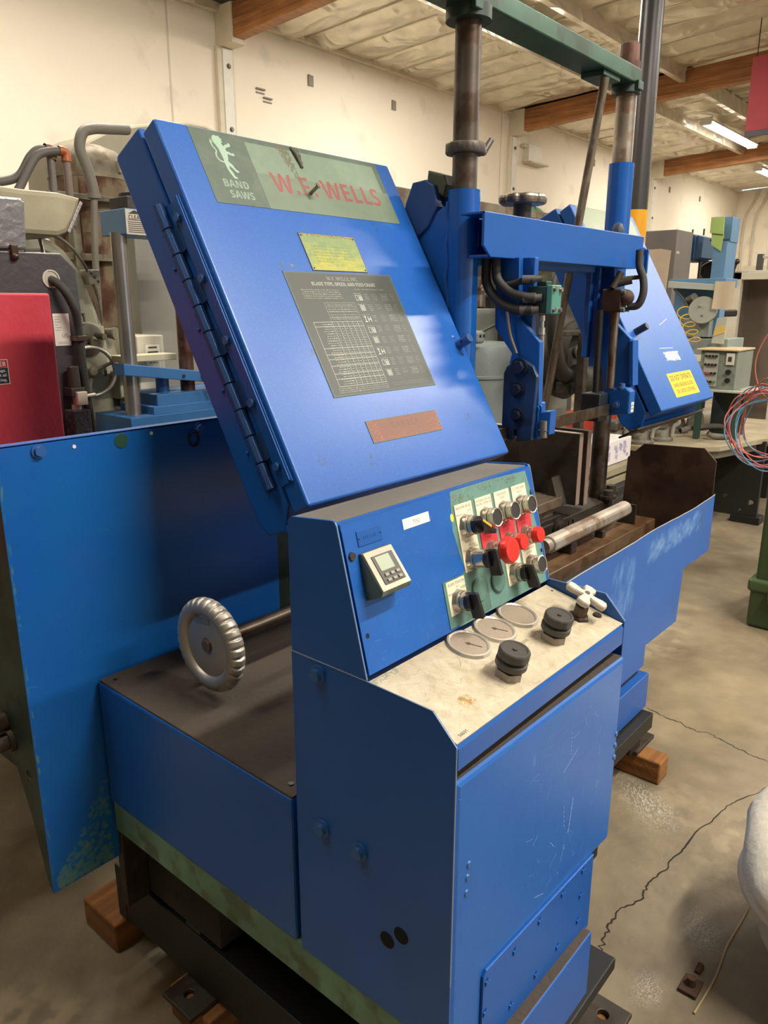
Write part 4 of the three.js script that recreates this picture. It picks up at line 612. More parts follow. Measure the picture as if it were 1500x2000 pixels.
// --- columns, cross beam, cutting head
{
  const XL = 1.785, XR = 2.735, ZP = -1.245;
  sp('column_sleeve', lathe([[0.034, 0], [0.0427, 0], [0.0427, 0.768], [0.034, 0.768]], [XL, 1.2, ZP], [0, 1, 0], 40), M(BLUE, { roughness: 0.22 }), 'blue sleeve on the left column');
  sp('column_sleeve', lathe([[0.034, 0], [0.0427, 0], [0.0427, 0.42], [0.034, 0.42]], [XR, 1.73, ZP], [0, 1, 0], 40), M(BLUE, { roughness: 0.24 }), 'dark blue sleeve on the right column');
  const cl = sp('column', cyl([XL, 0.95, ZP], [XL, 2.38, ZP], 0.033, 0.033, 40), M(0x6e655f, { roughness: 0.42, metalness: 0.8, map: tRust }), 'dull brown steel column');
  sp('column', cyl([XR, 1.9, ZP], [XR, 2.38, ZP], 0.034, 0.034, 40), mSteel, 'bright steel column top');
  sp('column', cyl([XR, 0.955, ZP], [XR, 1.76, ZP], 0.032, 0.032, 40), mSteelDark, 'dark lower end of the right column');
  sp('column_nut', [...hex([XR - 0.03, 0.965, ZP + 0.06], [0, 1, 0], 0.022, 0.03), ...hex([XR + 0.06, 0.965, ZP + 0.03], [0, 1, 0], 0.022, 0.03)], mIron);
  const collar = sp('stop_collar', [lathe([[0.034, 0], [0.05, 0], [0.052, 0.003], [0.052, 0.023], [0.05, 0.026], [0.034, 0.026]], [XL, 2.055, ZP], [0, 1, 0], 40)], M(0x5a524c, { metalness: 0.6, roughness: 0.5 }), 'steel collar with a locking arm');
  mesh('collar_arm', [cyl([XL + 0.045, 2.066, ZP + 0.015], [XL + 0.077, 2.071, ZP + 0.005], 0.01), cyl([XL + 0.077, 2.071, ZP + 0.005], [XL + 0.105, 2.105, ZP + 0.01], 0.0095, 0.0085, 16, 0.002)], M(0x5a524c, { metalness: 0.6, roughness: 0.5 }), collar);
  const beam = sp('top_beam', [bx(1.64, 2.738, 2.39, 2.441, -1.3, -1.2, 0.005)], M(0x2f5a48, { roughness: 0.3, metalness: 0.25, map: tRust }), 'dark green cross beam joining the two columns');
  for (const [x, y, r] of [[XR - 0.01, 2.366, 0.048], [XL, 2.36, 0.058]]) mesh('beam_clamp', cyl([x, y, ZP], [x, 2.391, ZP], r), M(0x22332b, { roughness: 0.5 }), beam);
  mesh('end_plate', [bx(1.735, 1.795, 2.37, 2.44, -1.203, -1.19, 0.003), bx(2.7, 2.741, 2.372, 2.4, -1.205, -1.19, 0.003), bx(2.48, 2.6, 2.374, 2.391, -1.29, -1.21, 0.003)], M(0x31564a, { roughness: 0.5, map: tRust }), beam);
  lab(mesh('column_cap', [cyl([XR, 2.44, ZP], [XR, 2.465, ZP], 0.037, 0.037, 24), cyl([XR, 2.46, ZP], [XR, 2.525, ZP], 0.033, 0.031, 24, 0.006)], M(0x6d4a3c, { roughness: 0.7, map: tRust }), beam), 'rusty cap');
  sp('lift_rod', cyl([2.5, 2.37, -1.215], [2.5, 1.3, -1.365], 0.0135), M(0x7a7060, { metalness: 0.5, roughness: 0.6, map: tRust }), 'thin slanting lift rod');
  // head beam: front plate, top and bottom flanges, open left end
  const head = sp('head_beam', [prism([[1.712, 1.9035], [1.712, 1.822], [1.7455, 1.796], [2.7, 1.7965], [2.708, 1.9035]], 'z', -1.138, -1.13, 0.0015)], mBlue, 'blue channel beam of the cutting head');
  mesh('top_flange', prism([[1.712, -1.132], [1.712, -1.205], [2.708, -1.205], [2.708, -1.132]], 'y', 1.898, 1.904, 0.001), mBlue, head);
  mesh('bottom_flange', prism([[1.75, -1.132], [1.75, -1.2], [2.69, -1.2], [2.69, -1.132]], 'y', 1.797, 1.803, 0.001), mDeep, head);
  mesh('crosspiece', [bx(1.8, 2.72, 1.78, 1.9, -1.28, -1.21, 0.004)], mBlueDark, head);
  mesh('hose_clip', [bx(2.667, 2.71, 1.795, 1.84, -1.128, -1.112, 0.003), bx(2.68, 2.69, 1.78, 1.86, -1.118, -1.1, 0.003)], mDeep, head);
  for (const x of [2.69, 2.708]) mesh('bolt', hex([x, 1.858, -1.13], [0, 0, 1], 0.008, 0.008), mBlueDark, head);
  lab(mesh('dome_nut', lathe([[0, 0], [0.019, 0], [0.019, 0.02], [0.013, 0.034], [0, 0.04]], [2.58, 1.904, -1.17], [0, 1, 0], 20), M(0x2f3b4c, { roughness: 0.5 }), head), 'dark domed nut');
  const kn = sp('tension_handwheel', [prism(Array.from({ length: 96 }, (_, k) => { const a = k / 96 * 6.2832, r = 0.068 - 0.007 * Math.pow(0.5 - 0.5 * Math.cos(a * 8), 3); return [2.008 + r * Math.cos(a), -1.2 + r * Math.sin(a)]; }), 'y', 1.949, 1.975, 0.009)], M(0x9a9187, { metalness: 0.7, roughness: 0.4, map: tRust }), 'lobed metal handwheel on the head');
  mesh('stem', [cyl([2.008, 1.9, -1.2], [2.008, 1.955, -1.2], 0.027, 0.025), cyl([2.008, 1.9, -1.2], [2.008, 1.912, -1.2], 0.042)], M(0x4d4b49, { metalness: 0.5, roughness: 0.5 }), kn);
  sp('gusset', prism([[-1.27, 1.935], [-1.33, 1.91], [-1.4, 1.875], [-1.44, 1.78], [-1.44, 1.35], [-1.27, 1.35]], 'x', 1.752, 1.766, 0.002), mDeep, 'blue triangular plate welded to the left sleeve');
  sp('weld_bead', tube(Array.from({ length: 22 }, (_, i) => [1.752 + 0.003 * Math.sin(i * 7.1), 1.94 - i * 0.028, -1.272 + 0.003 * Math.sin(i * 4.3)]), 0.0065, 110, 7), mDeep);
  { const s = sp('limit_switch', prism([[-1.43, 1.87], [-1.412, 1.945], [-1.388, 1.996], [-1.345, 2.0], [-1.318, 1.984], [-1.304, 1.93], [-1.335, 1.88], [-1.4, 1.835]], 'x', 1.745, 1.785, 0.003), M(0x22467e, { roughness: 0.5 }), 'dark blue switch box');
    lab(mesh('olive_cap', prism([[-1.358, 1.985], [-1.352, 2.026], [-1.3, 2.01], [-1.29, 1.985], [-1.3, 1.955]], 'x', 1.765, 1.83, 0.006), M(0x4d5040, { roughness: 0.7 }), s), 'olive cap'); mesh('side_plate', prism([[-1.33, 1.965], [-1.296, 1.955], [-1.3, 1.9], [-1.33, 1.885]], 'x', 1.785, 1.8, 0.003), mBlueDark, s); }
  for (const d of [0, 1]) sp('wire', tube([[1.8, 1.985 - d * 0.02, -1.3], [1.82, 2.0 - d * 0.02, -1.29], [1.85, 2.03 - d * 0.02, -1.29]], 0.005, 20, 8), mRubber);
}
// --- guide arms, hydraulic valves, hoses, blade
{
  const arm = sp('guide_arm', prism([[-1.19, 1.8], [-1.115, 1.8], [-1.109, 1.644], [-1.041, 1.581], [-1.031, 1.32], [-1.12, 1.32], [-1.138, 1.5], [-1.127, 1.548], [-1.185, 1.616]], 'x', 1.862, 1.884, 0.003), mDeep, 'left blade guide arm');
  const cap = mesh('clamp_plate', prism([[-1.043, 1.317], [-1.036, 1.49], [-1.05, 1.518], [-1.075, 1.532], [-1.105, 1.53], [-1.13, 1.515], [-1.14, 1.495], [-1.14, 1.312], [-1.1, 1.31], [-1.1, 1.34], [-1.092, 1.34], [-1.09, 1.308]], 'x', 1.846, 1.862, 0.003), M(0x24406e, { roughness: 0.45, map: tRust }), arm);
  for (const [y, z, r] of [[1.513, -1.09, 0.019], [1.453, -1.093, 0.016], [1.383, -1.09, 0.014]]) mesh('bolt', hex([1.846, y, z], [-1, 0, 0], r, 0.016), M(0x2c3442, { metalness: 0.5, roughness: 0.4 }), cap);
  mesh('upright', bx(1.884, 1.906, 1.56, 1.8, -1.13, -1.08, 0.003), mBlue, arm);
  const gb = mesh('guide_block', [prism([[-1.055, 1.318], [-1.0, 1.335], [-0.998, 1.4], [-1.052, 1.392]], 'x', 1.866, 1.9, 0.004)], mBlue, arm);
  lab(mesh('carbide_insert', [cyl([1.868, 1.325, -1.018], [1.868, 1.372, -1.018], 0.011), bx(1.858, 1.872, 1.343, 1.347, -1.03, -1.006, 0.001)], mSteel, gb), 'steel insert');
  lab(mesh('clevis', [bx(1.87, 1.896, 1.385, 1.42, -1.056, -1.03, 0.005), ...hex([1.87, 1.402, -1.043], [-1, 0, 0], 0.012, 0.01)], mBlue, arm), 'blue clevis');
  const mTeal = M(0x4e8a7c, { roughness: 0.4 });
  const v = sp('clamp_valve', [bx(1.872, 1.92, 1.656, 1.725, -1.09, -1.034, 0.003), bx(1.88, 1.91, 1.725, 1.738, -1.07, -1.04, 0.003)], M(0x274c40, { roughness: 0.5, map: tRust }), 'green hydraulic valve on the left arm');
  mesh('front_plate', bx(1.87, 1.922, 1.653, 1.728, -1.034, -1.016, 0.004), mTeal, v);
  for (const [x, y] of [[1.879, 1.718], [1.912, 1.716], [1.879, 1.665], [1.912, 1.664]]) mesh('bolt', hex([x, y, -1.016], [0, 0, 1], 0.0065, 0.007, 0), mSteel, v);
  const rod = sp('clamp_cylinder', [cyl([1.885, 1.42, -1.047], [1.885, 1.605, -1.05], 0.0085)], mSteel, 'thin bright cylinder rod of the left arm');
  mesh('fitting', [...hex([1.885, 1.6, -1.05], [0, 1, 0], 0.011, 0.018, 0), cyl([1.885, 1.615, -1.05], [1.885, 1.64, -1.05], 0.006), ...hex([1.885, 1.636, -1.05], [0, 1, 0], 0.0095, 0.014, 0)], mChrome, rod);
  sp('hydraulic_hose', tube([[1.84, 1.83, -1.178], [1.84, 1.79, -1.174], [1.838, 1.744, -1.166], [1.84, 1.709, -1.125], [1.85, 1.697, -1.085], [1.862, 1.695, -1.064]], 0.0128, 50, 12), mRubber, 'thick black hose curving into the left valve');
  sp('hydraulic_hose', tube([[1.84, 1.83, -1.205], [1.838, 1.79, -1.203], [1.836, 1.73, -1.197], [1.84, 1.68, -1.15], [1.85, 1.664, -1.1], [1.862, 1.664, -1.07]], 0.0128, 50, 12), mRubber, 'outer black hose curving into the left valve');
  sp('hydraulic_hose', tube([[1.845, 1.727, -1.155], [1.848, 1.73, -1.13], [1.853, 1.737, -1.105], [1.86, 1.742, -1.07]], 0.0088, 30, 10), mRubber, 'thinner black hose above the left valve');
  const mEnd = M(0x6d6a66, { roughness: 0.45, metalness: 0.5 });
  for (const [y, z, r] of [[1.695, -1.062, 0.0135], [1.664, -1.07, 0.0135], [1.743, -1.066, 0.0105]]) sp('hose_fitting', [cyl([1.848, y, z - 0.03], [1.866, y, z], r), ...hex([1.866, y, z], [0.5, 0.1, 0.86], r * 0.85, 0.016, 0)], mEnd);
  sp('bleed_tube', tube([[1.835, 1.66, -1.13], [1.836, 1.6, -1.118], [1.84, 1.55, -1.098]], 0.0045, 20, 8), M(0x77695a, { metalness: 0.4, roughness: 0.5 }));
  // right arm
  const ra = sp('guide_arm', prism([[-1.23, 1.8], [-1.165, 1.8], [-1.15, 1.62], [-1.088, 1.565], [-1.072, 1.4], [-1.078, 1.31], [-1.16, 1.3], [-1.2, 1.55]], 'x', 2.565, 2.59, 0.003), mBlueDark, 'right blade guide arm');
  mesh('arm_rib', [bx(2.5, 2.565, 1.5, 1.8, -1.235, -1.215, 0.003), bx(2.52, 2.535, 1.47, 1.8, -1.215, -1.195, 0.003)], mBlue, ra);
  mesh('edge_bar', prism([[-1.09, 1.56], [-1.074, 1.56], [-1.062, 1.41], [-1.078, 1.41]], 'x', 2.555, 2.6, 0.003), mBlue, ra);
  const gr = mesh('guide_block', prism([[-1.13, 1.305], [-1.052, 1.318], [-1.052, 1.392], [-1.07, 1.405], [-1.115, 1.4], [-1.13, 1.385]], 'x', 2.515, 2.56, 0.006), mBlue, ra);
  mesh('guide_bolt', [...hex([2.53, 1.4, -1.09], [0, 1, 0], 0.012, 0.018), ...hex([2.515, 1.345, -1.1], [-1, 0, 0], 0.01, 0.01)], M(0x3b5c94, { roughness: 0.4 }), gr);
  lab(print('white_insert', 0.022, 0.034, canvas(88, 136, (x, w, h) => { x.fillStyle = '#d8d6cf'; x.fillRect(0, 0, w, h); x.fillStyle = '#33363c'; x.fillRect(34, 0, 10, h); x.fillRect(0, 40, w, 8); x.fillRect(0, 86, w, 8); }), gr, [2.528, 1.322, -1.052]), 'scratched bare metal patch');
  mesh('arm_foot', [bx(2.45, 2.52, 1.29, 1.385, -1.2, -1.13, 0.005), ball([2.5, 1.37, -1.15], 0.02)], M(0x232b36, { roughness: 0.5, map: tRust }), ra);
  const rv = sp('clamp_valve', [bx(2.5, 2.55, 1.652, 1.728, -1.175, -1.105, 0.006), ball([2.525, 1.7, -1.098], 0.026)], M(0x553d33, { roughness: 0.7, map: tRust }), 'rusty hydraulic valve on the right arm');
  for (const [x, y] of [[2.505, 1.718], [2.545, 1.716], [2.505, 1.662], [2.545, 1.662]]) mesh('bolt', hex([x, y, -1.105], [0, 0, 1], 0.008, 0.012, 0), M(0x6d8577, { metalness: 0.3 }), rv);
  mesh('fitting', [cyl([2.505, 1.728, -1.14], [2.53, 1.78, -1.125], 0.012), cyl([2.52, 1.745, -1.13], [2.54, 1.755, -1.09], 0.012), cyl([2.53, 1.76, -1.12], [2.56, 1.765, -1.075], 0.007)], mIron, rv);
  sp('clamp_cylinder', [cyl([2.52, 1.4, -1.128], [2.52, 1.64, -1.131], 0.0135, 0.0135), cyl([2.52, 1.62, -1.131], [2.52, 1.652, -1.131], 0.016)], M(0x8f8274, { metalness: 0.8, roughness: 0.4, map: tRust }), 'steel cylinder of the right arm');
  sp('slide_rod', [cyl([2.5, 1.35, -1.17], [2.5, 1.66, -1.175], 0.012)], mBlack);
  sp('hydraulic_hose', tube([[2.56, 1.85, -1.08], [2.555, 1.8, -1.074], [2.55, 1.76, -1.056], [2.54, 1.71, -1.048], [2.535, 1.675, -1.062], [2.53, 1.671, -1.092]], 0.0125, 50, 12), mRubber, 'black hose looping down to the right valve');
  // blade between the guides, with teeth along its lower edge
  const teeth = []; for (let x = 1.66; x < 2.55; x += 0.012) teeth.push([x, 1.313], [x + 0.009, 1.308]); teeth.push([2.55, 1.313]);
  sp('saw_blade', prism([[1.66, 1.313], ...teeth.slice(1), [2.55, 1.347], [1.66, 1.345]].map(([x, y]) => [x, y]), 'z', -1.122, -1.1195, 0), M(0x7b7168, { metalness: 0.85, roughness: 0.38, map: tRust }), 'toothed band saw blade');
}
// --- bed, vise, roller, chip trough
{
  const bed = sp('bed', [bx(1.3, 2.77, 0.855, 0.9, -1.2, -1.02, 0.004), bx(1.3, 2.7, 0.4, 0.856, -1.2, -1.045, 0.003)], mBrown, 'brown oily steel bed');
  mesh('pipe_bracket', [bx(2.17, 2.21, 0.9, 0.94, -1.11, -1.06, 0.003), bx(2.4, 2.425, 0.9, 0.925, -1.09, -1.06, 0.002), bx(2.635, 2.643, 0.9, 0.975, -1.115, -1.045, 0.002)], mIron, bed);
  const vb = sp('vise_base', [bx(1.5, 2.76, 0.7, 0.955, -1.62, -1.19, 0.004), bx(1.5, 2.36, 0.955, 0.97, -1.55, -1.2, 0.003)], M(0x3b352e, { roughness: 0.55, metalness: 0.3, map: tRust }), 'dark vise base');
  mesh('hex_plug', [...hex([2.32, 0.93, -1.19], [0, 0, 1], 0.032, 0.025, 1.2)], mIron, vb);
  mesh('oval_slot', [lathe([[0.012, 0], [0.022, 0], [0.022, 0.006], [0.012, 0.006]], [2.42, 0.93, -1.192], [0, 0, 1], 24)], mIron, vb);
  const mJaw = M(0x464236, { roughness: 0.6, metalness: 0.2, map: tRust }), mJawEdge = M(0xa18b7c, { roughness: 0.5, metalness: 0.4 });
  const j1 = sp('vise_jaw', bx(2.4, 2.428, 0.998, 1.25, -1.55, -1.17, 0.002), mJaw, 'front vise jaw plate, stained green');
  mesh('worn_edge', bx(2.4005, 2.4275, 0.999, 1.249, -1.1705, -1.1685, 0.0006), mJawEdge, j1);
  mesh('worn_edge', bx(2.4005, 2.4275, 1.249, 1.2515, -1.55, -1.17, 0.0006), mJawEdge, j1);
  const j2 = sp('vise_jaw', bx(2.515, 2.545, 0.97, 1.245, -1.55, -1.195, 0.002), M(0x4c3c31, { roughness: 0.6, metalness: 0.2, map: tRust }), 'rear vise jaw plate, rusty brown');
  mesh('worn_edge', bx(2.5155, 2.5445, 0.972, 1.244, -1.1955, -1.1935, 0.0006), mJawEdge, j2);
  sp('vise_gusset', prism([[-1.2, 1.0], [-1.26, 1.0], [-1.235, 1.1]], 'x', 2.34, 2.4, 0.002), mJaw);
  sp('vise_slide', [bx(2.1, 2.36, 1.0, 1.035, -1.5, -1.2, 0.003), bx(2.05, 2.33, 0.97, 1.0, -1.45, -1.215, 0.003), bx(2.05, 2.15, 1.035, 1.06, -1.45, -1.25, 0.003)], M(0x76675a, { roughness: 0.5, metalness: 0.4, map: tRust }), 'steel vise slide');
  const pipe = sp('feed_roller', [cyl([2.05, 0.958, -1.08], [2.62, 0.96, -1.08], 0.0275, 0.0275, 36, 0.003), cyl([2.02, 0.958, -1.08], [2.06, 0.958, -1.08], 0.022)], M(0xb9b0a3, { roughness: 0.55, metalness: 0.35, map: tRust }), 'scuffed grey roller');
  mesh('worn_band', [lathe([[0.0276, 0], [0.0279, 0.002], [0.0279, 0.03], [0.0276, 0.032]], [2.33, 0.959, -1.08], [1, 0, 0], 36)], M(0x9d8a75, { roughness: 0.6, metalness: 0.3, map: tRust }), pipe);
  mesh('trough_floor', bx(1.3, 2.56, 0.7, 0.71, -1.3, -0.845, 0.002), M(0x2c2119, { roughness: 0.8, map: tRust }), bed);
  // front trough sheet with a bent top edge, and the brown end plate with clipped corners
  const top = []; for (let i = 0; i <= 26; i++) { const x = 2.85 - i * 0.0596; top.push([x, 0.985 + 0.019 * (x - 1.3) / 1.55 + 0.004 * Math.sin(x * 9) * sm(1.9, 2.5, x) + 0.003 * (vnoise(x * 14, 0.5, 64, 3) - 0.5)]); }
  const tt = canvas(1550, 480, (x, w, h) => { x.fillStyle = '#1356a6'; x.fillRect(0, 0, w, h);
    for (let i = 0; i < 300; i++) { x.globalAlpha = 0.05; x.fillStyle = rnd() > 0.5 ? '#2466bc' : '#0f4c9c'; x.beginPath(); x.ellipse(rnd() * w, rnd() * h, 20 + rnd() * 90, 10 + rnd() * 60, 0, 0, 7); x.fill(); }
    x.fillStyle = '#8fa4cc'; for (let i = 0; i < 260; i++) { const v = rnd(); x.globalAlpha = 0.14; x.beginPath(); x.ellipse((0.62 + 0.28 * v + (rnd() - 0.5) * 0.06) * w, (0.16 - 0.02 * v + (rnd() - 0.5) * 0.14) * h, 4 + rnd() * 22, 2 + rnd() * 12, -0.5, 0, 7); x.fill(); }
    for (let i = 0; i < 140; i++) { x.globalAlpha = 0.1; x.beginPath(); x.ellipse((0.5 + (rnd() - 0.5) * 0.1) * w, (0.3 + (rnd() - 0.5) * 0.35) * h, 3 + rnd() * 12, 4 + rnd() * 30, 0.2, 0, 7); x.fill(); }
    x.fillStyle = '#4a4f50'; for (let i = 0; i < 30; i++) { x.globalAlpha = 0.4; x.beginPath(); x.ellipse((0.925 + (rnd() - 0.5) * 0.02) * w, (0.16 + (rnd() - 0.5) * 0.2) * h, 1 + rnd() * 5, 2 + rnd() * 9, 0.4, 0, 7); x.fill(); } x.globalAlpha = 1; });
  const tg = clean(prism([[1.3, 0.53], [2.3, 0.53], [2.302, 0.602], [2.572, 0.598], [2.59, 0.79], [2.85, 0.793], ...top], 'z', -0.843, -0.84, 0.0008)); flatUV(tg, 1.3, 0.53, 1.55, 0.48);
  const tr = new THREE.Mesh(tg, new THREE.MeshPhysicalMaterial({ map: tt, roughness: 0.34 })); tr.name = 'trough_front'; tr.castShadow = tr.receiveShadow = true; tr.position.copy(AT); saw.add(tr);
  lab(mesh('worn_edge', tube(top.map(([x, y]) => [x, y, -0.8405]), 0.0018, 80, 6), M(0xa3a8ac, { roughness: 0.45, metalness: 0.4 }), tr), 'bent top edge rubbed to bare metal');
  sp('trough_end', prism([[-0.844, 0.795], [-0.844, 1.13], [-0.89, 1.174], [-1.115, 1.165], [-1.175, 1.105], [-1.185, 0.795]], 'x', 2.835, 2.841, 0.001), M(0x533d2d, { roughness: 0.6, metalness: 0.25, map: tRust }), 'rusty brown end plate with clipped corners');
  sp('base_front', [bx(1.5, 2.53, 0.26, 0.394, -1.05, -0.9, 0.004)], mDeep);
  sp('base_gap', [bx(1.5, 2.5, 0.394, 0.56, -1.05, -0.93, 0.003)], mBlack);
  sp('skid', [bx(2.42, 2.51, 0.105, 0.2, -1.7, -0.9, 0.004), bx(1.5, 2.52, 0.19, 0.25, -1.05, -0.867, 0.003)], mBlack);
  sp('skid_tab', prism(rect(2.46, 2.62, -1.0, -0.89), 'y', 0.09, 0.106, 0.002, [[2.575, -0.935, 0.012]]), mIron);
}
// --- timber blocks under the saw
{
  const block = (x0, x1, z0, z1, label) => { const o = tag(mesh('timber_block', bx(x0, x1, 0, 0.089, z0, z1, 0.008), mWoodBlock), label, 'timber block', 'timber blocks under the saw'); delete o.userData.group; return o; };
  block(0.8, 1.25, -1.785, -1.62, 'rough timber block under the back left corner of the saw');
  block(0.79, 1.25, -1.36, -1.2, 'timber block under the front left skid tab, half out of the picture');
  block(2.47, 2.555, -1.35, -0.806, 'timber block with a squared end sticking out under the right foot of the saw');
  block(1.2, 1.42, -0.64, -0.5, 'timber block under the front right foot beside the console');
}
// ---------------------------------------------------------------- machines on the left, behind the splash panel
const mPutty = M(0xa9a48e, { roughness: 0.5, bump: 0.001 });
const mPuttyDark = M(0x7f7c6b, { roughness: 0.55, map: tRust });
const mPress = M(0x2b6298, { roughness: 0.45 });
const mPressTop = M(0x6d93b4, { roughness: 0.5 });
const mGreyBlue = M(0x7c8583, { roughness: 0.5, bump: 0.001 });
const mGreyDark = M(0x6e6963, { roughness: 0.6 });
const mCharcoal = M(0x4a4749, { roughness: 0.38, bump: 0.0012 });
{ // a tall cabinet left of the photographer keeps the light off the saw's left-hand faces
  const o = thing('storage_cabinet', 'tall dark green storage cabinet standing left of the photographer, outside the picture', 'cabinet', [-1.5, 0, -1.2]);
  mesh('case', bx(-0.35, 0.35, 0.02, 2.2, -2.4, 1.5, 0.01), M(0x3b423c, { roughness: 0.6 }), o);
  for (let k = 0; k < 4; k++) { const d = mesh('door', bx(0.35, 0.37, 0.1, 2.14, -2.36 + k * 0.96, -1.43 + k * 0.96, 0.004), M(0x444c45, { roughness: 0.55 }), o); mesh('handle', bx(0.37, 0.4, 1.0, 1.16, -1.55 + k * 0.96, -1.52 + k * 0.96, 0.005), mSteelDark, d); }
}
{ // red cabinet
  const t = canvas(900, 1024, (x, w, h) => { x.fillStyle = '#da4452'; x.fillRect(0, 0, w, h); for (let i = 0; i < 400; i++) { x.globalAlpha = 0.05; x.fillStyle = rnd() > 0.5 ? '#e35c68' : '#c93444'; x.beginPath(); x.arc(rnd() * w, rnd() * h, 20 + rnd() * 80, 0, 7); x.fill(); } x.globalAlpha = 0.9; speck(x, w, h, 2500, '#e07a82', 0.1, 0.4, 2); x.strokeStyle = '#f0b8b4'; x.lineWidth = 3; x.beginPath(); x.moveTo(0.925 * w, 0.47 * h); x.lineTo(0.95 * w, 0.465 * h); x.lineTo(0.962 * w, 0.48 * h); x.lineTo(0.962 * w, 0.5 * h); x.stroke(); });
  const o = thing('red_cabinet', 'red painted steel cabinet with a black DANGER label, left of the saw', 'cabinet', [0.7, 0, -2.25]);
  const g = clean(bx(-0.4, 0.306, 1.05, 1.706, 0.01, 0.25, 0.006)); flatUV(g, -0.4, 0.6, 0.706, 1.106);
  const b = new THREE.Mesh(g, new THREE.MeshPhysicalMaterial({ map: t, roughness: 0.5, bumpMap: tBump, bumpScale: 0.001 })); b.name = 'body'; b.castShadow = b.receiveShadow = true; o.add(b);
  lab(print('warning_label', 0.2, 0.062, canvas(800, 248, (x, w, h) => { x.fillStyle = '#e9e2dc'; x.fillRect(0, 0, w, h); x.fillStyle = '#c8283a'; x.fillRect(8, 8, w - 16, 74); x.fillStyle = '#26232a'; x.fillRect(8, 84, w - 16, h - 92); words(x, 'DANGER', w - 20, 46, 62, '#f3ece4', 'sans-serif', 'bold', 'right'); ['High voltage.', 'Disconnect and lock out all', 'power before servicing.'].forEach((s, i) => words(x, s, w - 24, 112 + i * 46, 38, '#efe9e2', 'sans-serif', 'bold', 'right')); }), o, [-0.024, 1.483, 0.25], { thick: 0.001 }), 'black, red and white DANGER label');
}
{ // charcoal enclosure with a cable, tag and air regulator
  const o = thing('machine_enclosure', 'charcoal grey sheet-metal enclosure with a black cable and white tag, behind the red cabinet', 'enclosure', [0.9, 0, -2.6]);
  const z = 0.35;
  mesh('body', prism([[-0.3, 1.05], [0.1, 1.0], [0.12, 0], [0.325, 0], [0.324, 1.68], [0.321, 1.78], [0.278, 1.822], [-0.3, 1.822]], 'z', -0.3, z, 0.004), mCharcoal, o);
  const up = mesh('upper_cover', prism([[-0.3, 1.824], [0.18, 1.828], [0.189, 1.955], [0.18, 1.964], [-0.3, 1.962]], 'z', -0.3, z, 0.006), M(0x8d8a8b, { roughness: 0.3, metalness: 0.4, bump: 0.002 }), o);
  mesh('latch', [bx(0.13, 0.15, 1.8, 1.84, z, z + 0.012, 0.003), ball([0.14, 1.808, z + 0.01], 0.009)], mSteelDark, up);
  mesh('access_hole', [lathe([[0.022, 0], [0.026, 0], [0.026, 0.003], [0.022, 0.003]], [0.24, 1.75, z], [0, 0, 1], 24)], M(0xcac4b6, { roughness: 0.4 }), o);
  mesh('access_disc', cyl([0.24, 1.75, z], [0.24, 1.75, z + 0.001], 0.022), M(0xb7b09f, { roughness: 0.6 }), o);
  lab(print('white_tag', 0.05, 0.093, canvas(256, 476, (x, w, h) => { x.fillStyle = '#e8e2d4'; x.fillRect(0, 0, w, h); for (let i = 0; i < 6; i++) { x.fillStyle = '#5a564e'; x.fillRect(26, 44 + i * 40, 30 + rnd() * 70, 5); } words(x, 'US-', 176, 330, 82, '#2d2b28', 'sans-serif', 'normal'); for (let i = 0; i < 3; i++) { x.fillStyle = '#77736a'; x.fillRect(40, 420 + i * 14, 150 + rnd() * 50, 4); } }), o, [0.232, 1.559, z], {}), 'white paper tag printed US-');
  lab(mesh('power_cable', tube([[0.24, 1.75, z - 0.01], [0.252, 1.73, z + 0.03], [0.28, 1.67, z + 0.04], [0.293, 1.61, z + 0.03], [0.297, 1.49, z + 0.025], [0.307, 1.3, z + 0.025], [0.31, 1.0, z + 0.03]], 0.0125, 50, 12), mRubber, o), 'thick black cable');
  mesh('cable_clip', bx(0.28, 0.312, 1.572, 1.588, z, z + 0.045, 0.002), mSteelDark, o);
  const r = mesh('air_regulator', [cyl([0.262, 1.435, z + 0.03], [0.262, 1.5, z + 0.03], 0.019, 0.017, 20, 0.003), bx(0.24, 0.285, 1.41, 1.437, z, z + 0.05, 0.003)], M(0x3a312e, { roughness: 0.5 }), o);
  mesh('gauge_block', [bx(0.252, 0.284, 1.385, 1.425, z + 0.03, z + 0.062, 0.002), cyl([0.284, 1.41, z + 0.045], [0.315, 1.412, z + 0.05], 0.005)], M(0xd7cdb8, { roughness: 0.4 }), r);
  mesh('filter_bowl', cyl([0.262, 1.33, z + 0.03], [0.262, 1.385, z + 0.03], 0.014), M(0xcfc9be, { roughness: 0.4 }), r);
  mesh('valve_box', bx(0.235, 0.29, 1.1, 1.37, z, z + 0.06, 0.004), M(0x55555b, { roughness: 0.4, bump: 0.004 }), o);
}
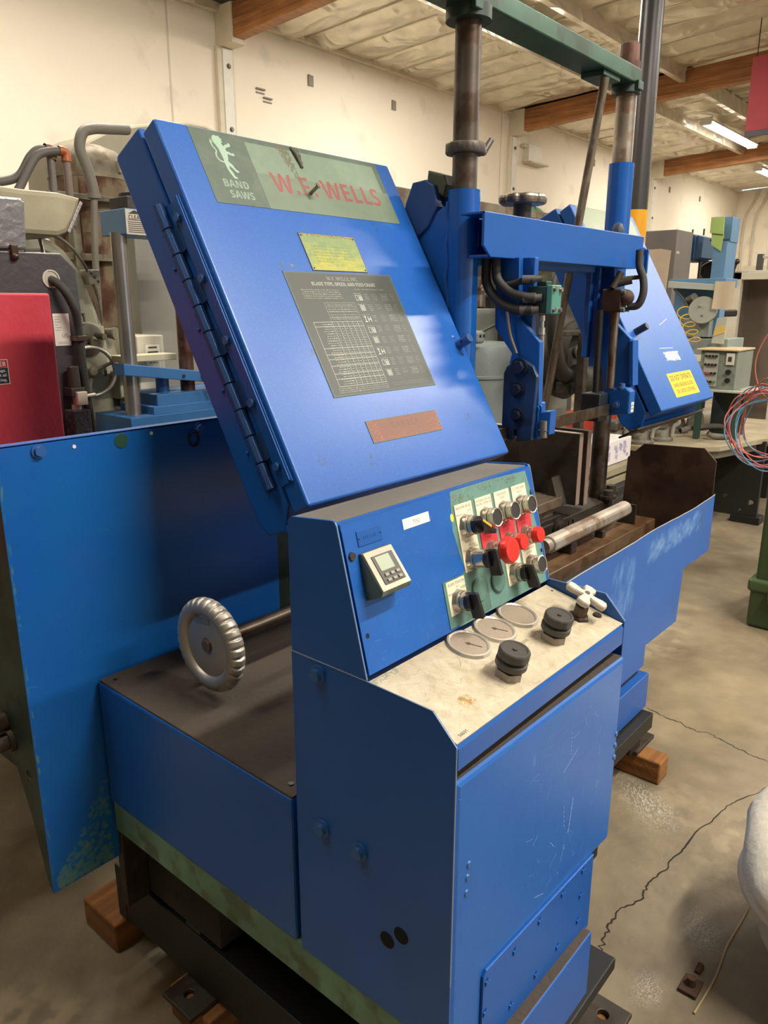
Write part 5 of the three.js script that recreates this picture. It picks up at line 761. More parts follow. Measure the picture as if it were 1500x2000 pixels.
{ // surface grinder with a rounded column, hood, handwheel
  const o = thing('grinding_machine', 'large putty-grey grinding machine with a rounded column, handwheel and dusty hood', 'grinding machine', [1.7, 0, -3.7]);
  const x0 = -1.7, z = 0.3, P = (a) => a.map(([x, y]) => [x + x0, y]);
  const c = mesh('column', prism(P([[1.2, 0], [2.02, 0], [2.015, 1.106], [2.027, 1.43], [2.008, 1.51], [1.95, 1.6], [1.912, 1.712], [1.874, 1.823], [1.81, 1.908], [1.746, 1.955], [1.66, 1.97], [1.2, 1.97]]), 'z', -0.4, z, 0.03), mPutty, o);
  mesh('cover_edge', tube([[1.62, 1.9, 0], [1.72, 1.9, 0], [1.79, 1.83, 0], [1.83, 1.74, 0], [1.86, 1.62, 0], [1.85, 1.5, 0]].map(([x, y]) => [x + x0, y, z]), 0.006, 40, 8), mPuttyDark, c);
  mesh('apron', [prism(P([[1.75, 1.36], [1.9, 1.36], [1.94, 1.45], [1.93, 1.58], [1.86, 1.6], [1.75, 1.6]]), 'z', z, z + 0.05, 0.012)], mPutty, o);
  mesh('boss', [lathe([[0, 0], [0.075, 0], [0.07, 0.02], [0.05, 0.026], [0, 0.03]], [1.84 + x0, 1.52, z + 0.05], [0, 0, 1], 32), cyl([1.85 + x0, 1.52, z + 0.07], [1.83 + x0, 1.51, z + 0.13], 0.022, 0.018), cyl([1.87 + x0, 1.54, z + 0.07], [1.885 + x0, 1.535, z + 0.12], 0.015)], mPuttyDark, o);
  mesh('knob', [cyl([1.96 + x0, 1.548, z], [1.975 + x0, 1.545, z + 0.05], 0.022, 0.026, 20, 0.004), cyl([1.975 + x0, 1.545, z + 0.05], [1.98 + x0, 1.545, z + 0.06], 0.029)], mPuttyDark, o);
  mesh('port_cover', [bx(1.8 + x0, 1.86 + x0, 1.635, 1.7, z, z + 0.02, 0.008), cyl([1.84 + x0, 1.665, z + 0.02], [1.84 + x0, 1.665, z + 0.024], 0.012)], mPutty, o);
  const w = mesh('handwheel', [new THREE.TorusGeometry(0.108, 0.0095, 12, 60).rotateY(-0.15).translate(1.805 + x0, 1.384, z + 0.12)], mAlu, o);
  mesh('spoke', [0.35, 2.4, 4.5].map((a) => cyl([1.805 + x0, 1.384, z + 0.12], [1.805 + x0 + 0.1 * Math.cos(a), 1.384 + 0.105 * Math.sin(a), z + 0.12 + 0.02 * Math.cos(a)], 0.011, 0.007)), mPuttyDark, w);
  mesh('hub', cyl([1.805 + x0, 1.384, z], [1.805 + x0, 1.384, z + 0.145], 0.024, 0.02, 20, 0.004), mPuttyDark, w);
  const jb = mesh('junction_box', bx(1.885 + x0, 1.945 + x0, 1.765, 1.83, z - 0.05, z + 0.03, 0.006).applyMatrix4(new THREE.Matrix4()), mPutty, o);
  mesh('cover_screw', [0, 1, 2].map((k) => ball([1.9 + x0 + k * 0.016, 1.815 - k * 0.018, z + 0.03], 0.008)), mPuttyDark, jb);
  mesh('stop_box', bx(1.965 + x0, 2.035 + x0, 1.24, 1.37, z - 0.05, z + 0.08, 0.006), mPutty, o);
  mesh('base_step', [bx(1.0 + x0, 2.03 + x0, 1.06, 1.12, -0.5, z + 0.06, 0.012), bx(1.0 + x0, 2.03 + x0, 0, 1.04, -0.5, z + 0.1, 0.012)], mPuttyDark, o);
  mesh('conduit', tube([[1.6, 1.965, z], [1.72, 1.97, z + 0.02], [1.8, 1.94, z + 0.02], [1.87, 1.86, z + 0.02], [1.93, 1.7, z + 0.02], [1.935, 1.5, z + 0.02], [1.93, 1.35, z + 0.02]].map(([x, y, q]) => [x + x0, y, q]), 0.007, 50, 8), mPuttyDark, o);
  mesh('oil_fitting', [cyl([1.56 + x0, 1.95, 0.55], [1.56 + x0, 2.0, 0.55], 0.012), bx(1.54 + x0, 1.585 + x0, 1.93, 1.95, 0.53, 0.57, 0.003), cyl([1.565 + x0, 1.78, 0.6], [1.565 + x0, 1.93, 0.56], 0.008)], mSteel, o);
  const h = mesh('hood', prism(P([[1.2, 1.93], [1.56, 1.93], [1.6, 1.945], [1.645, 2.01], [1.668, 2.079], [1.58, 2.092], [1.44, 2.09], [1.2, 2.1]]), 'z', 0.35, 0.72, 0.02), M(0xb3a98c, { roughness: 0.6, map: tDust }), o);
  mesh('silver_trim', Array.from({ length: 8 }, (_, k) => bx(-0.006, 0.006, -0.004, 0.012, 0, 0.004, 0.001).rotateZ(-0.5).translate(1.603 + k * 0.0082 + x0, 1.952 + k * 0.0145, 0.72)), mChrome, h);
}
const mHose = M(0x5c5651, { roughness: 0.6 });
tag(mesh('coolant_hose', tube([[1.42, 2.14, -3.3], [1.51, 2.151, -3.3], [1.583, 2.179, -3.3], [1.645, 2.263, -3.3], [1.68, 2.291, -3.3], [1.715, 2.295, -3.3]], 0.017, 50, 12), mHose), 'dark hose sweeping in from the left edge, upper of two above the grinding machine', 'hose');
tag(mesh('coolant_hose', tube([[1.5, 2.05, -3.27], [1.566, 2.129, -3.27], [1.61, 2.2, -3.27], [1.66, 2.265, -3.27], [1.72, 2.287, -3.27], [1.765, 2.293, -3.27]], 0.017, 50, 12), mHose), 'dark hose ending in the copper elbow, lower of two above the grinding machine', 'hose');
{
  const t = thing('riser_pipe', 'thin grey riser pipe with a copper-coloured elbow above the grinding machine', 'pipe', [1.78, 2.0, -3.27]);
  mesh('pipe', cyl([0, 0, 0], [0, 0.27, 0], 0.0155), M(0x7a6a60, { roughness: 0.5 }), t);
  lab(mesh('elbow', [tube([[-0.03, 0.293, 0], [-0.01, 0.293, 0], [0.0, 0.285, 0], [0, 0.255, 0]], 0.02, 20, 14)], M(0xb0643a, { roughness: 0.45, metalness: 0.3 }), t), 'copper-coloured elbow');
  const u = thing('riser_pipe', 'thin grey riser pipe with a grey elbow, left of the copper one', 'pipe', [1.727, 2.0, -3.3]);
  mesh('pipe', cyl([0, 0, 0], [0, 0.28, 0], 0.0155), M(0x77706a, { roughness: 0.5 }), u);
  mesh('elbow', tube([[-0.02, 0.3, 0], [0.0, 0.3, 0], [0.012, 0.292, 0], [0.004, 0.26, 0]], 0.02, 20, 14), M(0x8a6248, { roughness: 0.5 }), u);
  mesh('flange', cyl([0, 0.1, 0], [0, 0.125, 0], 0.03, 0.026), M(0x77706a), u);
}
{ // die press
  const o = thing('die_press', 'blue four-plate press with two shiny steel columns, behind the splash panel', 'press', [1.95, 0, -3.2]);
  const x0 = -1.95, z = 0.2;
  const top = mesh('top_plate', bx(1.868 + x0, 2.4 + x0, 1.96, 2.062, 0.0, z, 0.004), mPressTop, o);
  mesh('cylinder', [bx(1.9 + x0, 2.3 + x0, 2.062, 2.115, 0.03, 0.17, 0.006), cyl([2.05 + x0, 2.1, 0.05], [2.05 + x0, 2.15, 0.05], 0.1, 0.1, 40, 0.01)], M(0x3d3a38, { roughness: 0.5, map: tRust }), o);
  lab(print('caution_sign', 0.2, 0.098, canvas(512, 250, (x, w, h) => { x.fillStyle = '#bdb3a2'; x.fillRect(0, 0, w, h); x.fillStyle = '#2a2724'; x.beginPath(); x.moveTo(110, 4); x.lineTo(200, 44); x.lineTo(30, 44); x.fill(); x.fillRect(20, 100, w, 8); words(x, 'CLEAR', 30, 76, 58, '#2a2724', 'sans-serif', 'bold', 'left'); for (let i = 0; i < 6; i++) { x.fillRect(22, 122 + i * 20, 380 + rnd() * 90, 9); } }), top, [1.868 + x0, 1.96, z], {}), 'pale sign printed CL... in black');
  for (const [x, zz] of [[1.877, 0.17], [2.175, 0.17]]) mesh('column', cyl([x + x0, 1.12, zz - 0.05], [x + x0, 1.97, zz - 0.05], 0.034, 0.034, 36), x > 2 ? M(0x6d5048, { metalness: 0.6, roughness: 0.4, map: tRust }) : M(0xa39b93, { metalness: 0.8, roughness: 0.28 }), o);
  mesh('moving_plate', prism([[1.8 + x0, 1.382], [2.4 + x0, 1.3], [2.4 + x0, 1.35], [1.8 + x0, 1.432]], 'z', 0.12, z, 0.004), mPress, o);
  mesh('plate_pin', cyl([2.1 + x0, 1.36, z], [2.1 + x0, 1.36, z + 0.004], 0.008), mBlack, o);
  lab(mesh('pale_board', bx(1.9 + x0, 2.19 + x0, 1.422, 1.452, -0.08, 0.03, 0.004), M(0xd9cfae, { roughness: 0.6 }), o), 'pale board on the moving plate');
  mesh('ram', [bx(1.965 + x0, 2.4 + x0, 1.23, 1.285, -0.08, z - 0.02, 0.004), bx(1.93 + x0, 2.4 + x0, 1.0, 1.235, -0.08, z, 0.004), cyl([2.05 + x0, 1.285, 0.1], [2.05 + x0, 1.37, 0.1], 0.03)], mPress, o);
  mesh('bed_plate', bx(1.8 + x0, 2.45 + x0, 0.95, 1.2, -0.08, z + 0.02, 0.004).translate(0, 0, 0), M(0x235a8e, { roughness: 0.4 }), o);
  mesh('legs', bx(1.75 + x0, 2.4 + x0, 0, 0.95, -0.08, z, 0.004), mPress, o);
  mesh('pull_rod', tube([[2.2 + x0, 1.36, z + 0.01], [2.23 + x0, 1.3, z + 0.02], [2.26 + x0, 1.23, z + 0.02], [2.3 + x0, 1.2, z + 0.02]], 0.007, 20, 8), mBlack, o);
  lab(mesh('red_cap', lathe([[0, 0], [0.032, 0], [0.034, 0.006], [0.025, 0.014], [0, 0.016]], [2.13 + x0, 1.2, z - 0.1], [0, 1, 0], 30), M(0xd98a78, { roughness: 0.5 }), o), 'pale red round cap');
}
{
  const o = thing('controller_box', 'pale grey controller box with a small green display, behind the press columns', 'controller', [2.14, 0, -3.45]);
  mesh('case', bx(-0.075, 0.075, 1.27, 1.533, -0.1, 0.14, 0.008), M(0xd3ccbb, { roughness: 0.5 }), o);
  mesh('pedestal', bx(-0.06, 0.06, 0, 1.27, -0.1, 0.1, 0.005), mGreyDark, o);
  lab(print('keypad', 0.088, 0.12, canvas(352, 480, (x, w, h) => { x.fillStyle = '#e4e0d2'; x.fillRect(0, 0, w, h); x.strokeStyle = '#57524a'; x.lineWidth = 6; x.strokeRect(10, 10, w - 20, h - 20); x.fillStyle = '#4a4640'; x.fillRect(80, 60, 190, 36); x.fillStyle = '#2f4a3c'; x.fillRect(60, 150, 232, 90); x.fillStyle = '#8aa06a'; x.fillRect(96, 178, 160, 40); [['#c2463c', 90], ['#d8b13c', 160], ['#c2463c', 220]].forEach(([c, px]) => { x.fillStyle = c; x.fillRect(px, 300, 48, 34); }); [90, 160, 220].forEach((px) => { x.fillStyle = '#5f8f5a'; x.fillRect(px, 350, 48, 30); }); }), o, [-0.035, 1.375, 0.14], {}), 'keypad with display and coloured keys');
  mesh('knob', cyl([-0.052, 1.43, 0.14], [-0.052, 1.43, 0.16], 0.009), mBlack, o);
}
tag(mesh('grey_cabinet', bx(2.28, 2.9, 0, 2.02, -3.72, -3.6, 0.006), M(0x8a8880, { roughness: 0.6 })), 'tall plain grey cabinet seen between the press and the blade guard', 'cabinet');
{ // rusty dust collector tank and its hood
  const o = thing('rusty_tank', 'rusty cylindrical tank with a dull grey domed lid, far behind the grinding machine', 'tank', [2.72, 0, -4.75]);
  const tk = tex(512, (u, v) => { const a = fbm(u, v, 6, 6, 121), b = fbm(u, v * 0.35, 14, 4, 127); return mixc([0.5, 0.44, 0.35], [0.32, 0.19, 0.13], sm(0.38, 0.62, 0.55 * a + 0.45 * b)); }, 0.7);
  mesh('shell', cyl([0, 0.3, 0], [0, 2.42, 0], 0.235, 0.235, 48), M(0xffffff, { map: tk, roughness: 0.75, metalness: 0.2 }), o);
  lab(mesh('dome_lid', lathe([[0.238, 0], [0.238, 0.05], [0.22, 0.12], [0.18, 0.17], [0.1, 0.2], [0, 0.21]], [0, 2.42, 0], [0, 1, 0], 48), M(0x8d8573, { roughness: 0.65, map: tRust, metalness: 0.2 }), o), 'grey domed lid');
  mesh('lid_clip', [bx(0.07, 0.1, 2.45, 2.53, 0.2, 0.25, 0.01)], mPutty, o);
  for (let k = 0; k < 3; k++) mesh('leg', cyl([0.2 * Math.cos(k * 2.1), 0, 0.2 * Math.sin(k * 2.1)], [0.2 * Math.cos(k * 2.1), 0.32, 0.2 * Math.sin(k * 2.1)], 0.025), mIron, o);
  mesh('stand_rail', [bx(-0.4, 0.3, 1.93, 1.97, 0.24, 0.28, 0.003), bx(-0.3, -0.25, 0, 2.25, 0.24, 0.3, 0.004), bx(-0.42, 0.1, 2.27, 2.3, 0.24, 0.3, 0.003)], mPuttyDark, o);
}
tag(mesh('dust_hood', prism([[3.0, 2.0], [3.05, 2.757], [3.32, 2.9], [3.53, 2.958], [3.96, 3.047], [4.15, 3.05], [4.5, 2.96], [4.5, 2.0]], 'z', -6.2, -5.4, 0.02), M(0x958d78, { roughness: 0.6 })), 'big beige sheet-metal hood rising behind the rusty tank', 'hood');
tag(mesh('dust_hood_support', bx(3.05, 4.45, 0, 1.99, -6.15, -5.45, 0.01), mPuttyDark), 'brown-grey machine body under the big beige hood', 'machine');
tag(mesh('vent_pipe', [tube([[2.8, 2.68, -4.4], [2.65, 2.655, -4.35], [2.5, 2.625, -4.3], [2.455, 2.6, -4.3], [2.428, 2.52, -4.3], [2.462, 2.415, -4.3], [2.488, 2.3, -4.3], [2.487, 2.27, -4.3]], 0.03, 60, 14), cyl([2.487, 2.29, -4.3], [2.487, 2.26, -4.3], 0.036), tube([[2.487, 2.27, -4.3], [2.46, 1.95, -4.3], [2.45, 1.5, -4.3], [2.45, 0.02, -4.3]], 0.019, 40, 12)], M(0x7d776d, { roughness: 0.55 })), 'bent grey hose reducing to a thin pipe in front of the rusty tank', 'hose');
tag(mesh('steel_rack', [bx(2.1, 2.95, 1.62, 1.68, -5.35, -5.1, 0.004), bx(2.1, 2.95, 1.2, 1.26, -5.35, -5.1, 0.004), bx(2.85, 2.93, 0, 1.9, -5.35, -5.25, 0.004), bx(2.12, 2.2, 0, 1.9, -5.35, -5.25, 0.004)], M(0x3b3733, { roughness: 0.6 })), 'dark steel rack in the gloom behind the press', 'rack');
// ---------------------------------------------------------------- machines seen through and beyond the saw
{
  const o = thing('planer_rail', 'long grey-brown machine rail running behind the cutting head', 'machine rail', [5.6, 0, -3.9]);
  mesh('rail', bx(-1.4, 1.9, 2.05, 2.46, -0.3, 0.3, 0.012), M(0x8d8474, { roughness: 0.5, map: tRust }), o);
  for (const x of [-1.1, 1.6]) mesh('leg', bx(x - 0.15, x + 0.15, 0, 2.05, -0.2, 0.2, 0.01), mGreyDark, o);
}
{ const o = thing('round_guard', 'green arched guard behind the lobed handwheel of the saw head', 'guard', [7.35, 0, -4.35]);
  mesh('arch', lathe([[0, 0], [0.52, 0], [0.5, 0.2], [0.46, 0.24], [0, 0.24]], [0, 2.14, -0.1], [0, 0, 1], 64), M(0x4f7a4c, { roughness: 0.5 }), o);
  mesh('rim_clip', bx(-0.02, 0.02, 2.64, 2.69, 0.1, 0.15, 0.004), M(0x6d8a62), o);
  mesh('stand', bx(-0.3, 0.3, 0, 2.1, -0.1, 0.12, 0.01), M(0x3f5f3e), o); }
{ // grey motor, panels and pump: the milling machine behind the saw
  const o = thing('milling_machine', 'grey-green milling machine with a bell-shaped motor and dark pump, seen through the saw frame', 'milling machine', [4.4, 0, -2.9]);
  const x0 = -4.4, z0 = 2.9;
  mesh('motor', [lathe([[0, 0], [0.2, 0], [0.2, 0.38], [0.21, 0.385], [0.21, 0.4], [0.2, 0.405], [0.2, 0.53], [0.185, 0.575], [0.15, 0.6], [0, 0.61]], [4.13 + x0, 0.85, -2.72 + z0], [0, 1, 0], 44)], mGreyBlue, o);
  const cap = mesh('motor_cap', [bx(3.88 + x0, 3.96 + x0, 1.45, 1.525, -2.66 + z0, -2.58 + z0, 0.02)], mGreyBlue, o);
  for (const x of [3.902, 3.94]) mesh('cap_hole', cyl([x + x0, 1.495, -2.581 + z0], [x + x0, 1.495, -2.577 + z0], 0.009), mBlack, cap);
  mesh('gearbox', [bx(4.2 + x0, 4.62 + x0, 1.2, 1.65, -3.4 + z0, -2.9 + z0, 0.01), tube([[4.25, 1.47, -2.89], [4.4, 1.51, -2.89], [4.6, 1.56, -2.89]].map(([x, y, z]) => [x + x0, y, z + z0]), 0.008, 12, 8)], M(0x84867f, { roughness: 0.45 }), o);
  mesh('spindle_parts', [cyl([4.5 + x0, 1.66, -3.0 + z0], [4.5 + x0, 1.74, -3.0 + z0], 0.05), ball([4.56 + x0, 1.76, -3.0 + z0], 0.05), cyl([4.62 + x0, 1.66, -3.05 + z0], [4.64 + x0, 1.84, -3.05 + z0], 0.035), cyl([4.48 + x0, 1.8, -3.05 + z0], [4.68 + x0, 1.84, -3.05 + z0], 0.04)], M(0xa39a90, { metalness: 0.7, roughness: 0.3, map: tRust }), o);
  mesh('side_panel', prism([[4.4 + x0, 1.95], [4.95 + x0, 1.95], [4.95 + x0, 1.5], [4.6 + x0, 1.48], [4.42 + x0, 1.62]], 'z', -2.5 + z0, -2.4 + z0, 0.006), M(0x6a6d5c, { roughness: 0.5, map: tRust }), o);
  mesh('lower_panel', [bx(4.2 + x0, 4.8 + x0, 0.0, 1.33, -2.6 + z0, -2.45 + z0, 0.006)], M(0x8f9287, { roughness: 0.45 }), o);
  mesh('panel_slot', cyl([4.53 + x0, 1.14, -2.42 + z0], [4.53 + x0, 1.14, -2.415 + z0], 0.016), mBlack, o);
  const pump = mesh('pump', [lathe([[0, 0], [0.26, 0], [0.27, 0.05], [0.22, 0.08], [0.22, 0.16], [0.1, 0.2], [0, 0.2]], [4.5 + x0, 1.36, -2.36 + z0], [0, 0, 1], 40), cyl([4.3 + x0, 1.25, -2.15 + z0], [4.75 + x0, 1.15, -2.15 + z0], 0.08, 0.09), bx(4.25 + x0, 4.9 + x0, 1.15, 1.22, -2.25 + z0, -2.15 + z0, 0.006)], M(0x37332a, { roughness: 0.7, map: tRust }), o);
  mesh('bolt', [[4.35, 1.4], [4.45, 1.28], [4.62, 1.3], [4.62, 1.48], [4.4, 1.52]].flatMap(([x, y]) => hex([x + x0, y, -2.18 + z0], [0, 0, 1], 0.028, 0.04)), M(0x5b5644, { roughness: 0.7, map: tRust }), pump);
  mesh('arch_ring', new THREE.TorusGeometry(0.34, 0.045, 12, 60).rotateY(0.2).translate(4.3 + x0, 1.6, -2.2 + z0), M(0x2b2723, { roughness: 0.6, map: tRust }), o);
  mesh('frame_bar', [bx(4.0 + x0, 4.9 + x0, 1.5, 1.53, -2.2 + z0, -2.12 + z0, 0.004), bx(4.2 + x0, 4.25 + x0, 0.8, 1.52, -2.1 + z0, -2.05 + z0, 0.004)], mIron, o);
  mesh('body', bx(3.9 + x0, 4.9 + x0, 0, 0.86, -3.4 + z0, -2.6 + z0, 0.01), mGreyDark, o);
  mesh('dark_back', bx(4.6 + x0, 5.3 + x0, 0, 1.98, -3.3 + z0, -2.75 + z0, 0.01), M(0x3a3833, { roughness: 0.8 }), o);
}
// ---------------------------------------------------------------- right-hand group
{
  const o = thing('control_cabinet', 'tall grey-brown control cabinet with a pale lower panel, right of the tilted guard', 'cabinet', [7.6, 0, -2.95]);
  mesh('case', bx(-0.12, 0.3, 0, 2.345, -0.16, 0.14, 0.006), M(0x6f6963, { roughness: 0.55 }), o);
  lab(mesh('pale_panel', prism([[-0.14, 1.2], [0.06, 1.2], [0.1, 2.16], [0.0, 2.18], [-0.14, 2.175]], 'x', -0.128, -0.118, 0.002), M(0xc7b39c, { roughness: 0.6 }), o), 'pale pinkish panel');
  lab(print('badge', 0.08, 0.03, canvas(128, 48, (x, w, h) => { x.fillStyle = '#8d867c'; x.fillRect(0, 0, w, h); x.fillStyle = '#c9c2b6'; x.fillRect(12, 16, 104, 16); }), o, [-0.1, 2.13, 0.14], {}), 'small pale badge');
}
{
  const o = thing('blue_tank_box', 'dark blue box with cut corners standing on thin legs, beside the grey-brown cabinet', 'box', [8.1, 0, -2.84]);
  mesh('box', prism([[0.02, 2.11], [0.02, 2.32], [-0.03, 2.345], [-0.16, 2.345], [-0.18, 2.3], [-0.18, 2.11], [-0.14, 2.09], [-0.02, 2.09]], 'x', -0.1, 0.35, 0.006), M(0x1f4066, { roughness: 0.5 }), o);
  mesh('side_fold', prism([[0.02, 2.11], [0.08, 2.12], [0.085, 2.31], [0.02, 2.33]], 'x', -0.06, 0.35, 0.004), M(0x3a5673, { roughness: 0.5 }), o);
  for (const z of [-0.15, 0.02]) mesh('leg', cyl([0.1, 0, z], [0.1, 2.1, z], 0.015), mBlack, o);
  for (const z of [-0.05, 0.06]) mesh('stud', cyl([0, 2.33, z], [0, 2.39, z], 0.008), mBlack, o);
  mesh('lever', cyl([-0.11, 2.16, -0.16], [-0.11, 2.22, -0.04], 0.008), mIron, o);
}
{
  const o = thing('office_chair', 'black padded chair back seen behind the blue column', 'chair', [8.6, 0, -2.78]);
  mesh('backrest', bx(-0.04, 0.04, 1.9, 2.115, -0.17, 0.17, 0.035), M(0x1c1b1c, { roughness: 0.25 }), o);
  mesh('back_rim', new THREE.TorusGeometry(0.13, 0.012, 8, 40).scale(1.25, 0.8, 1).rotateY(Math.PI / 2).translate(-0.045, 2.0, 0), M(0x2a2523), o);
  mesh('pedestal', [cyl([0, 0, 0], [0, 1.95, 0], 0.03), bx(-0.2, 0.2, 1.55, 1.62, -0.2, 0.2, 0.02)], mBlack, o);
}
{
  const o = thing('tool_grinder', 'blue and grey grinding machine with a tall blue column, green card and yellow coiled hose', 'grinding machine', [6.5, 0, -2.1]);
  const mB = M(0x5f86a6, { roughness: 0.5 }), mB2 = M(0x4f7391, { roughness: 0.5 }), z0 = 2.1, x0 = -6.5;
  const R = (xa, xb, ya, yb, za, zb, r = 0.004) => bx(xa + x0, xb + x0, ya, yb, za + z0, zb + z0, r);
  mesh('column', [R(6.27, 6.5, 1.86, 2.13, -2.07, -1.97, 0.004), R(6.32, 6.5, 2.13, 2.31, -2.03, -1.965, 0.004)], mB, o);
  mesh('pivot_bar', [cyl([6.27 + x0, 2.145, -2.1 + z0], [6.27 + x0, 2.145, -1.955 + z0], 0.008)], M(0x44484c), o);
  lab(mesh('green_card', [prism([[-2.1 + z0, 2.195], [-2.0 + z0, 2.18], [-2.005 + z0, 2.306], [-2.1 + z0, 2.306]], 'x', 6.245 + x0, 6.258 + x0, 0.002), prism([[-2.085 + z0, 2.11], [-2.01 + z0, 2.06], [-2.0 + z0, 2.18], [-2.09 + z0, 2.195]], 'x', 6.258 + x0, 6.27 + x0, 0.002)], M(0x9fb868, { roughness: 0.7 }), o), 'green taped card');
  mesh('table', [R(6.17, 6.45, 1.8, 1.865, -2.34, -1.92), R(6.3, 6.42, 1.45, 1.8, -2.34, -1.98)], mB, o);
  mesh('cross_rail', prism([[-2.34 + z0, 1.8], [-1.97 + z0, 1.775], [-1.97 + z0, 1.818], [-2.34 + z0, 1.85]], 'x', 6.14 + x0, 6.2 + x0, 0.003), M(0xaeb2a8, { roughness: 0.5 }), o);
  lab(mesh('wheel_guard', [lathe([[0, 0], [0.1, 0], [0.1, 0.06], [0, 0.06]], [6.2 + x0, 1.63, -2.07 + z0], [-1, 0.1, 0.2], 40), ball([6.13 + x0, 1.665, -2.075 + z0], 0.01)], M(0x9a9a8e, { roughness: 0.5 }), o), 'round grey wheel guard');
  mesh('spindle_clamp', [cyl([6.2 + x0, 1.7, -2.2 + z0], [6.15 + x0, 1.73, -2.13 + z0], 0.03), ball([6.18 + x0, 1.71, -2.15 + z0], 0.035), cyl([6.18 + x0, 1.66, -2.2 + z0], [6.18 + x0, 1.73, -2.14 + z0], 0.012)], M(0x6b675f, { roughness: 0.6, map: tRust }), o);
  mesh('cable', [tube([[6.17, 1.79, -2.3], [6.16, 1.72, -2.22], [6.16, 1.65, -2.17], [6.15, 1.6, -2.12], [6.14, 1.59, -2.05]].map(([x, y, z]) => [x + x0, y, z + z0]), 0.008, 40, 8)], M(0x4b4742), o);
  mesh('motor_box', [R(6.22, 6.6, 1.43, 1.558, -2.24, -2.02, 0.006), R(6.2, 6.6, 1.3, 1.42, -2.34, -1.865, 0.004)], M(0x8d9690, { roughness: 0.5 }), o);
  mesh('guard_plate', prism([[-1.975 + z0, 1.39], [-1.885 + z0, 1.385], [-1.876 + z0, 1.584], [-1.95 + z0, 1.576]], 'x', 6.16 + x0, 6.175 + x0, 0.002), M(0xa9ac9f, { roughness: 0.5 }), o);
  lab(mesh('yellow_stripe', prism([[-1.965 + z0, 1.44], [-1.885 + z0, 1.47], [-1.882 + z0, 1.53], [-1.957 + z0, 1.51]], 'x', 6.156 + x0, 6.161 + x0, 0.001), M(0xc9ab5c, { roughness: 0.6 }), o), 'yellow stripe');
  const coil = Array.from({ length: 90 }, (_, i) => { const a = i / 90 * 4.6 * 6.283; return [6.12 + 0.02 * Math.cos(a) + x0, 1.64 - 0.26 * i / 90 + 0.03 * Math.sin(a), -2.2 + 0.12 * i / 90 + 0.045 * Math.cos(a) + z0]; });
  lab(mesh('coiled_hose', tube(coil, 0.0055, 260, 8), M(0xc9a84e, { roughness: 0.4 }), o), 'yellow coiled air hose');
  mesh('base', [R(6.4, 6.5, 0.682, 1.3, -2.34, -2.25, 0.01)], mB2, o);
}
{
  const o = thing('paper_sheet', 'large curled sheet of tan paper hanging from the machine rail', 'paper', [6.12, 1.74, -1.91]);
  const g = new THREE.PlaneGeometry(0.15, 0.2, 10, 12), p = g.attributes.position;
  for (let i = 0; i < p.count; i++) p.setZ(i, 0.012 * Math.sin(p.getX(i) * 30) + 0.3 * Math.max(0, -0.05 - p.getY(i)) * Math.max(0, -p.getX(i)) * 4);
  g.computeVertexNormals(); const b = g.clone(); b.translate(0, 0, -0.0015); b.scale(1, 1, 1); const idx = b.index.array; for (let i = 0; i < idx.length; i += 3) { const q = idx[i]; idx[i] = idx[i + 1]; idx[i + 1] = q; } b.computeVertexNormals();
  const m = mesh('sheet', [g, b], M(0xcdbb9f, { roughness: 0.8 }), o); m.rotation.y = -Math.PI / 2; m.rotation.z = 0; o.rotation.x = 0.03;
}
{
  const o = thing('control_console', 'grey control box with a tan top and rows of knobs on a stand', 'control box', [6.05, 0, -1.83]);
  const x0 = -6.05, z0 = 1.83;
  mesh('case', bx(5.92 + x0, 6.3 + x0, 1.07, 1.35, -1.96 + z0, -1.7 + z0, 0.005), M(0x7f8579, { roughness: 0.5 }), o);
  lab(mesh('tan_top', bx(5.89 + x0, 6.3 + x0, 1.35, 1.362, -1.985 + z0, -1.69 + z0, 0.003), M(0xc9b48c, { roughness: 0.6 }), o), 'tan top');
  lab(mesh('knob_panel', bx(5.912 + x0, 5.922 + x0, 1.09, 1.335, -1.93 + z0, -1.83 + z0, 0.002), M(0xa9a89a, { roughness: 0.5 }), o), 'pale panel of knobs');
  mesh('meter', [bx(5.905 + x0, 5.92 + x0, 1.25, 1.335, -1.775 + z0, -1.72 + z0, 0.003)], M(0xd0cbbb, { roughness: 0.5 }), o);
  mesh('meter_window', bx(5.902 + x0, 5.906 + x0, 1.275, 1.31, -1.76 + z0, -1.735 + z0, 0.001), M(0x3c3a36), o);
  for (let r = 0; r < 4; r++) for (let k = 0; k < 4; k++) mesh('knob', cyl([5.915 + x0, 1.31 - r * 0.062, (-1.915 + k * 0.024) + z0], [5.895 + x0, 1.31 - r * 0.062, (-1.915 + k * 0.024) + z0], 0.0085), r === 2 && k < 2 ? M(0xa0403c, { map: null }) : r === 3 && k === 3 ? M(0x4c7a4e, { map: null }) : mBlackKnob, o);
  for (let r = 0; r < 2; r++) mesh('dial', cyl([5.92 + x0, 1.2 - r * 0.06, -1.75 + z0], [5.895 + x0, 1.2 - r * 0.06, -1.75 + z0], 0.018), mBlack, o);
  for (const z of [-1.95, -1.68]) mesh('leg', bx(5.95 + x0, 6.0 + x0, 0.682, 1.07, z + z0 - 0.02, z + z0 + 0.02, 0.003), M(0x2f473f), o);
  mesh('tray', bx(5.86 + x0, 6.3 + x0, 1.055, 1.07, -1.98 + z0, -1.6 + z0, 0.003), M(0xb2b0a2), o);
  mesh('lower_box', bx(6.2 + x0, 6.28 + x0, 0.7, 1.05, -1.93 + z0, -1.7 + z0, 0.004), M(0x24332f), o);
}
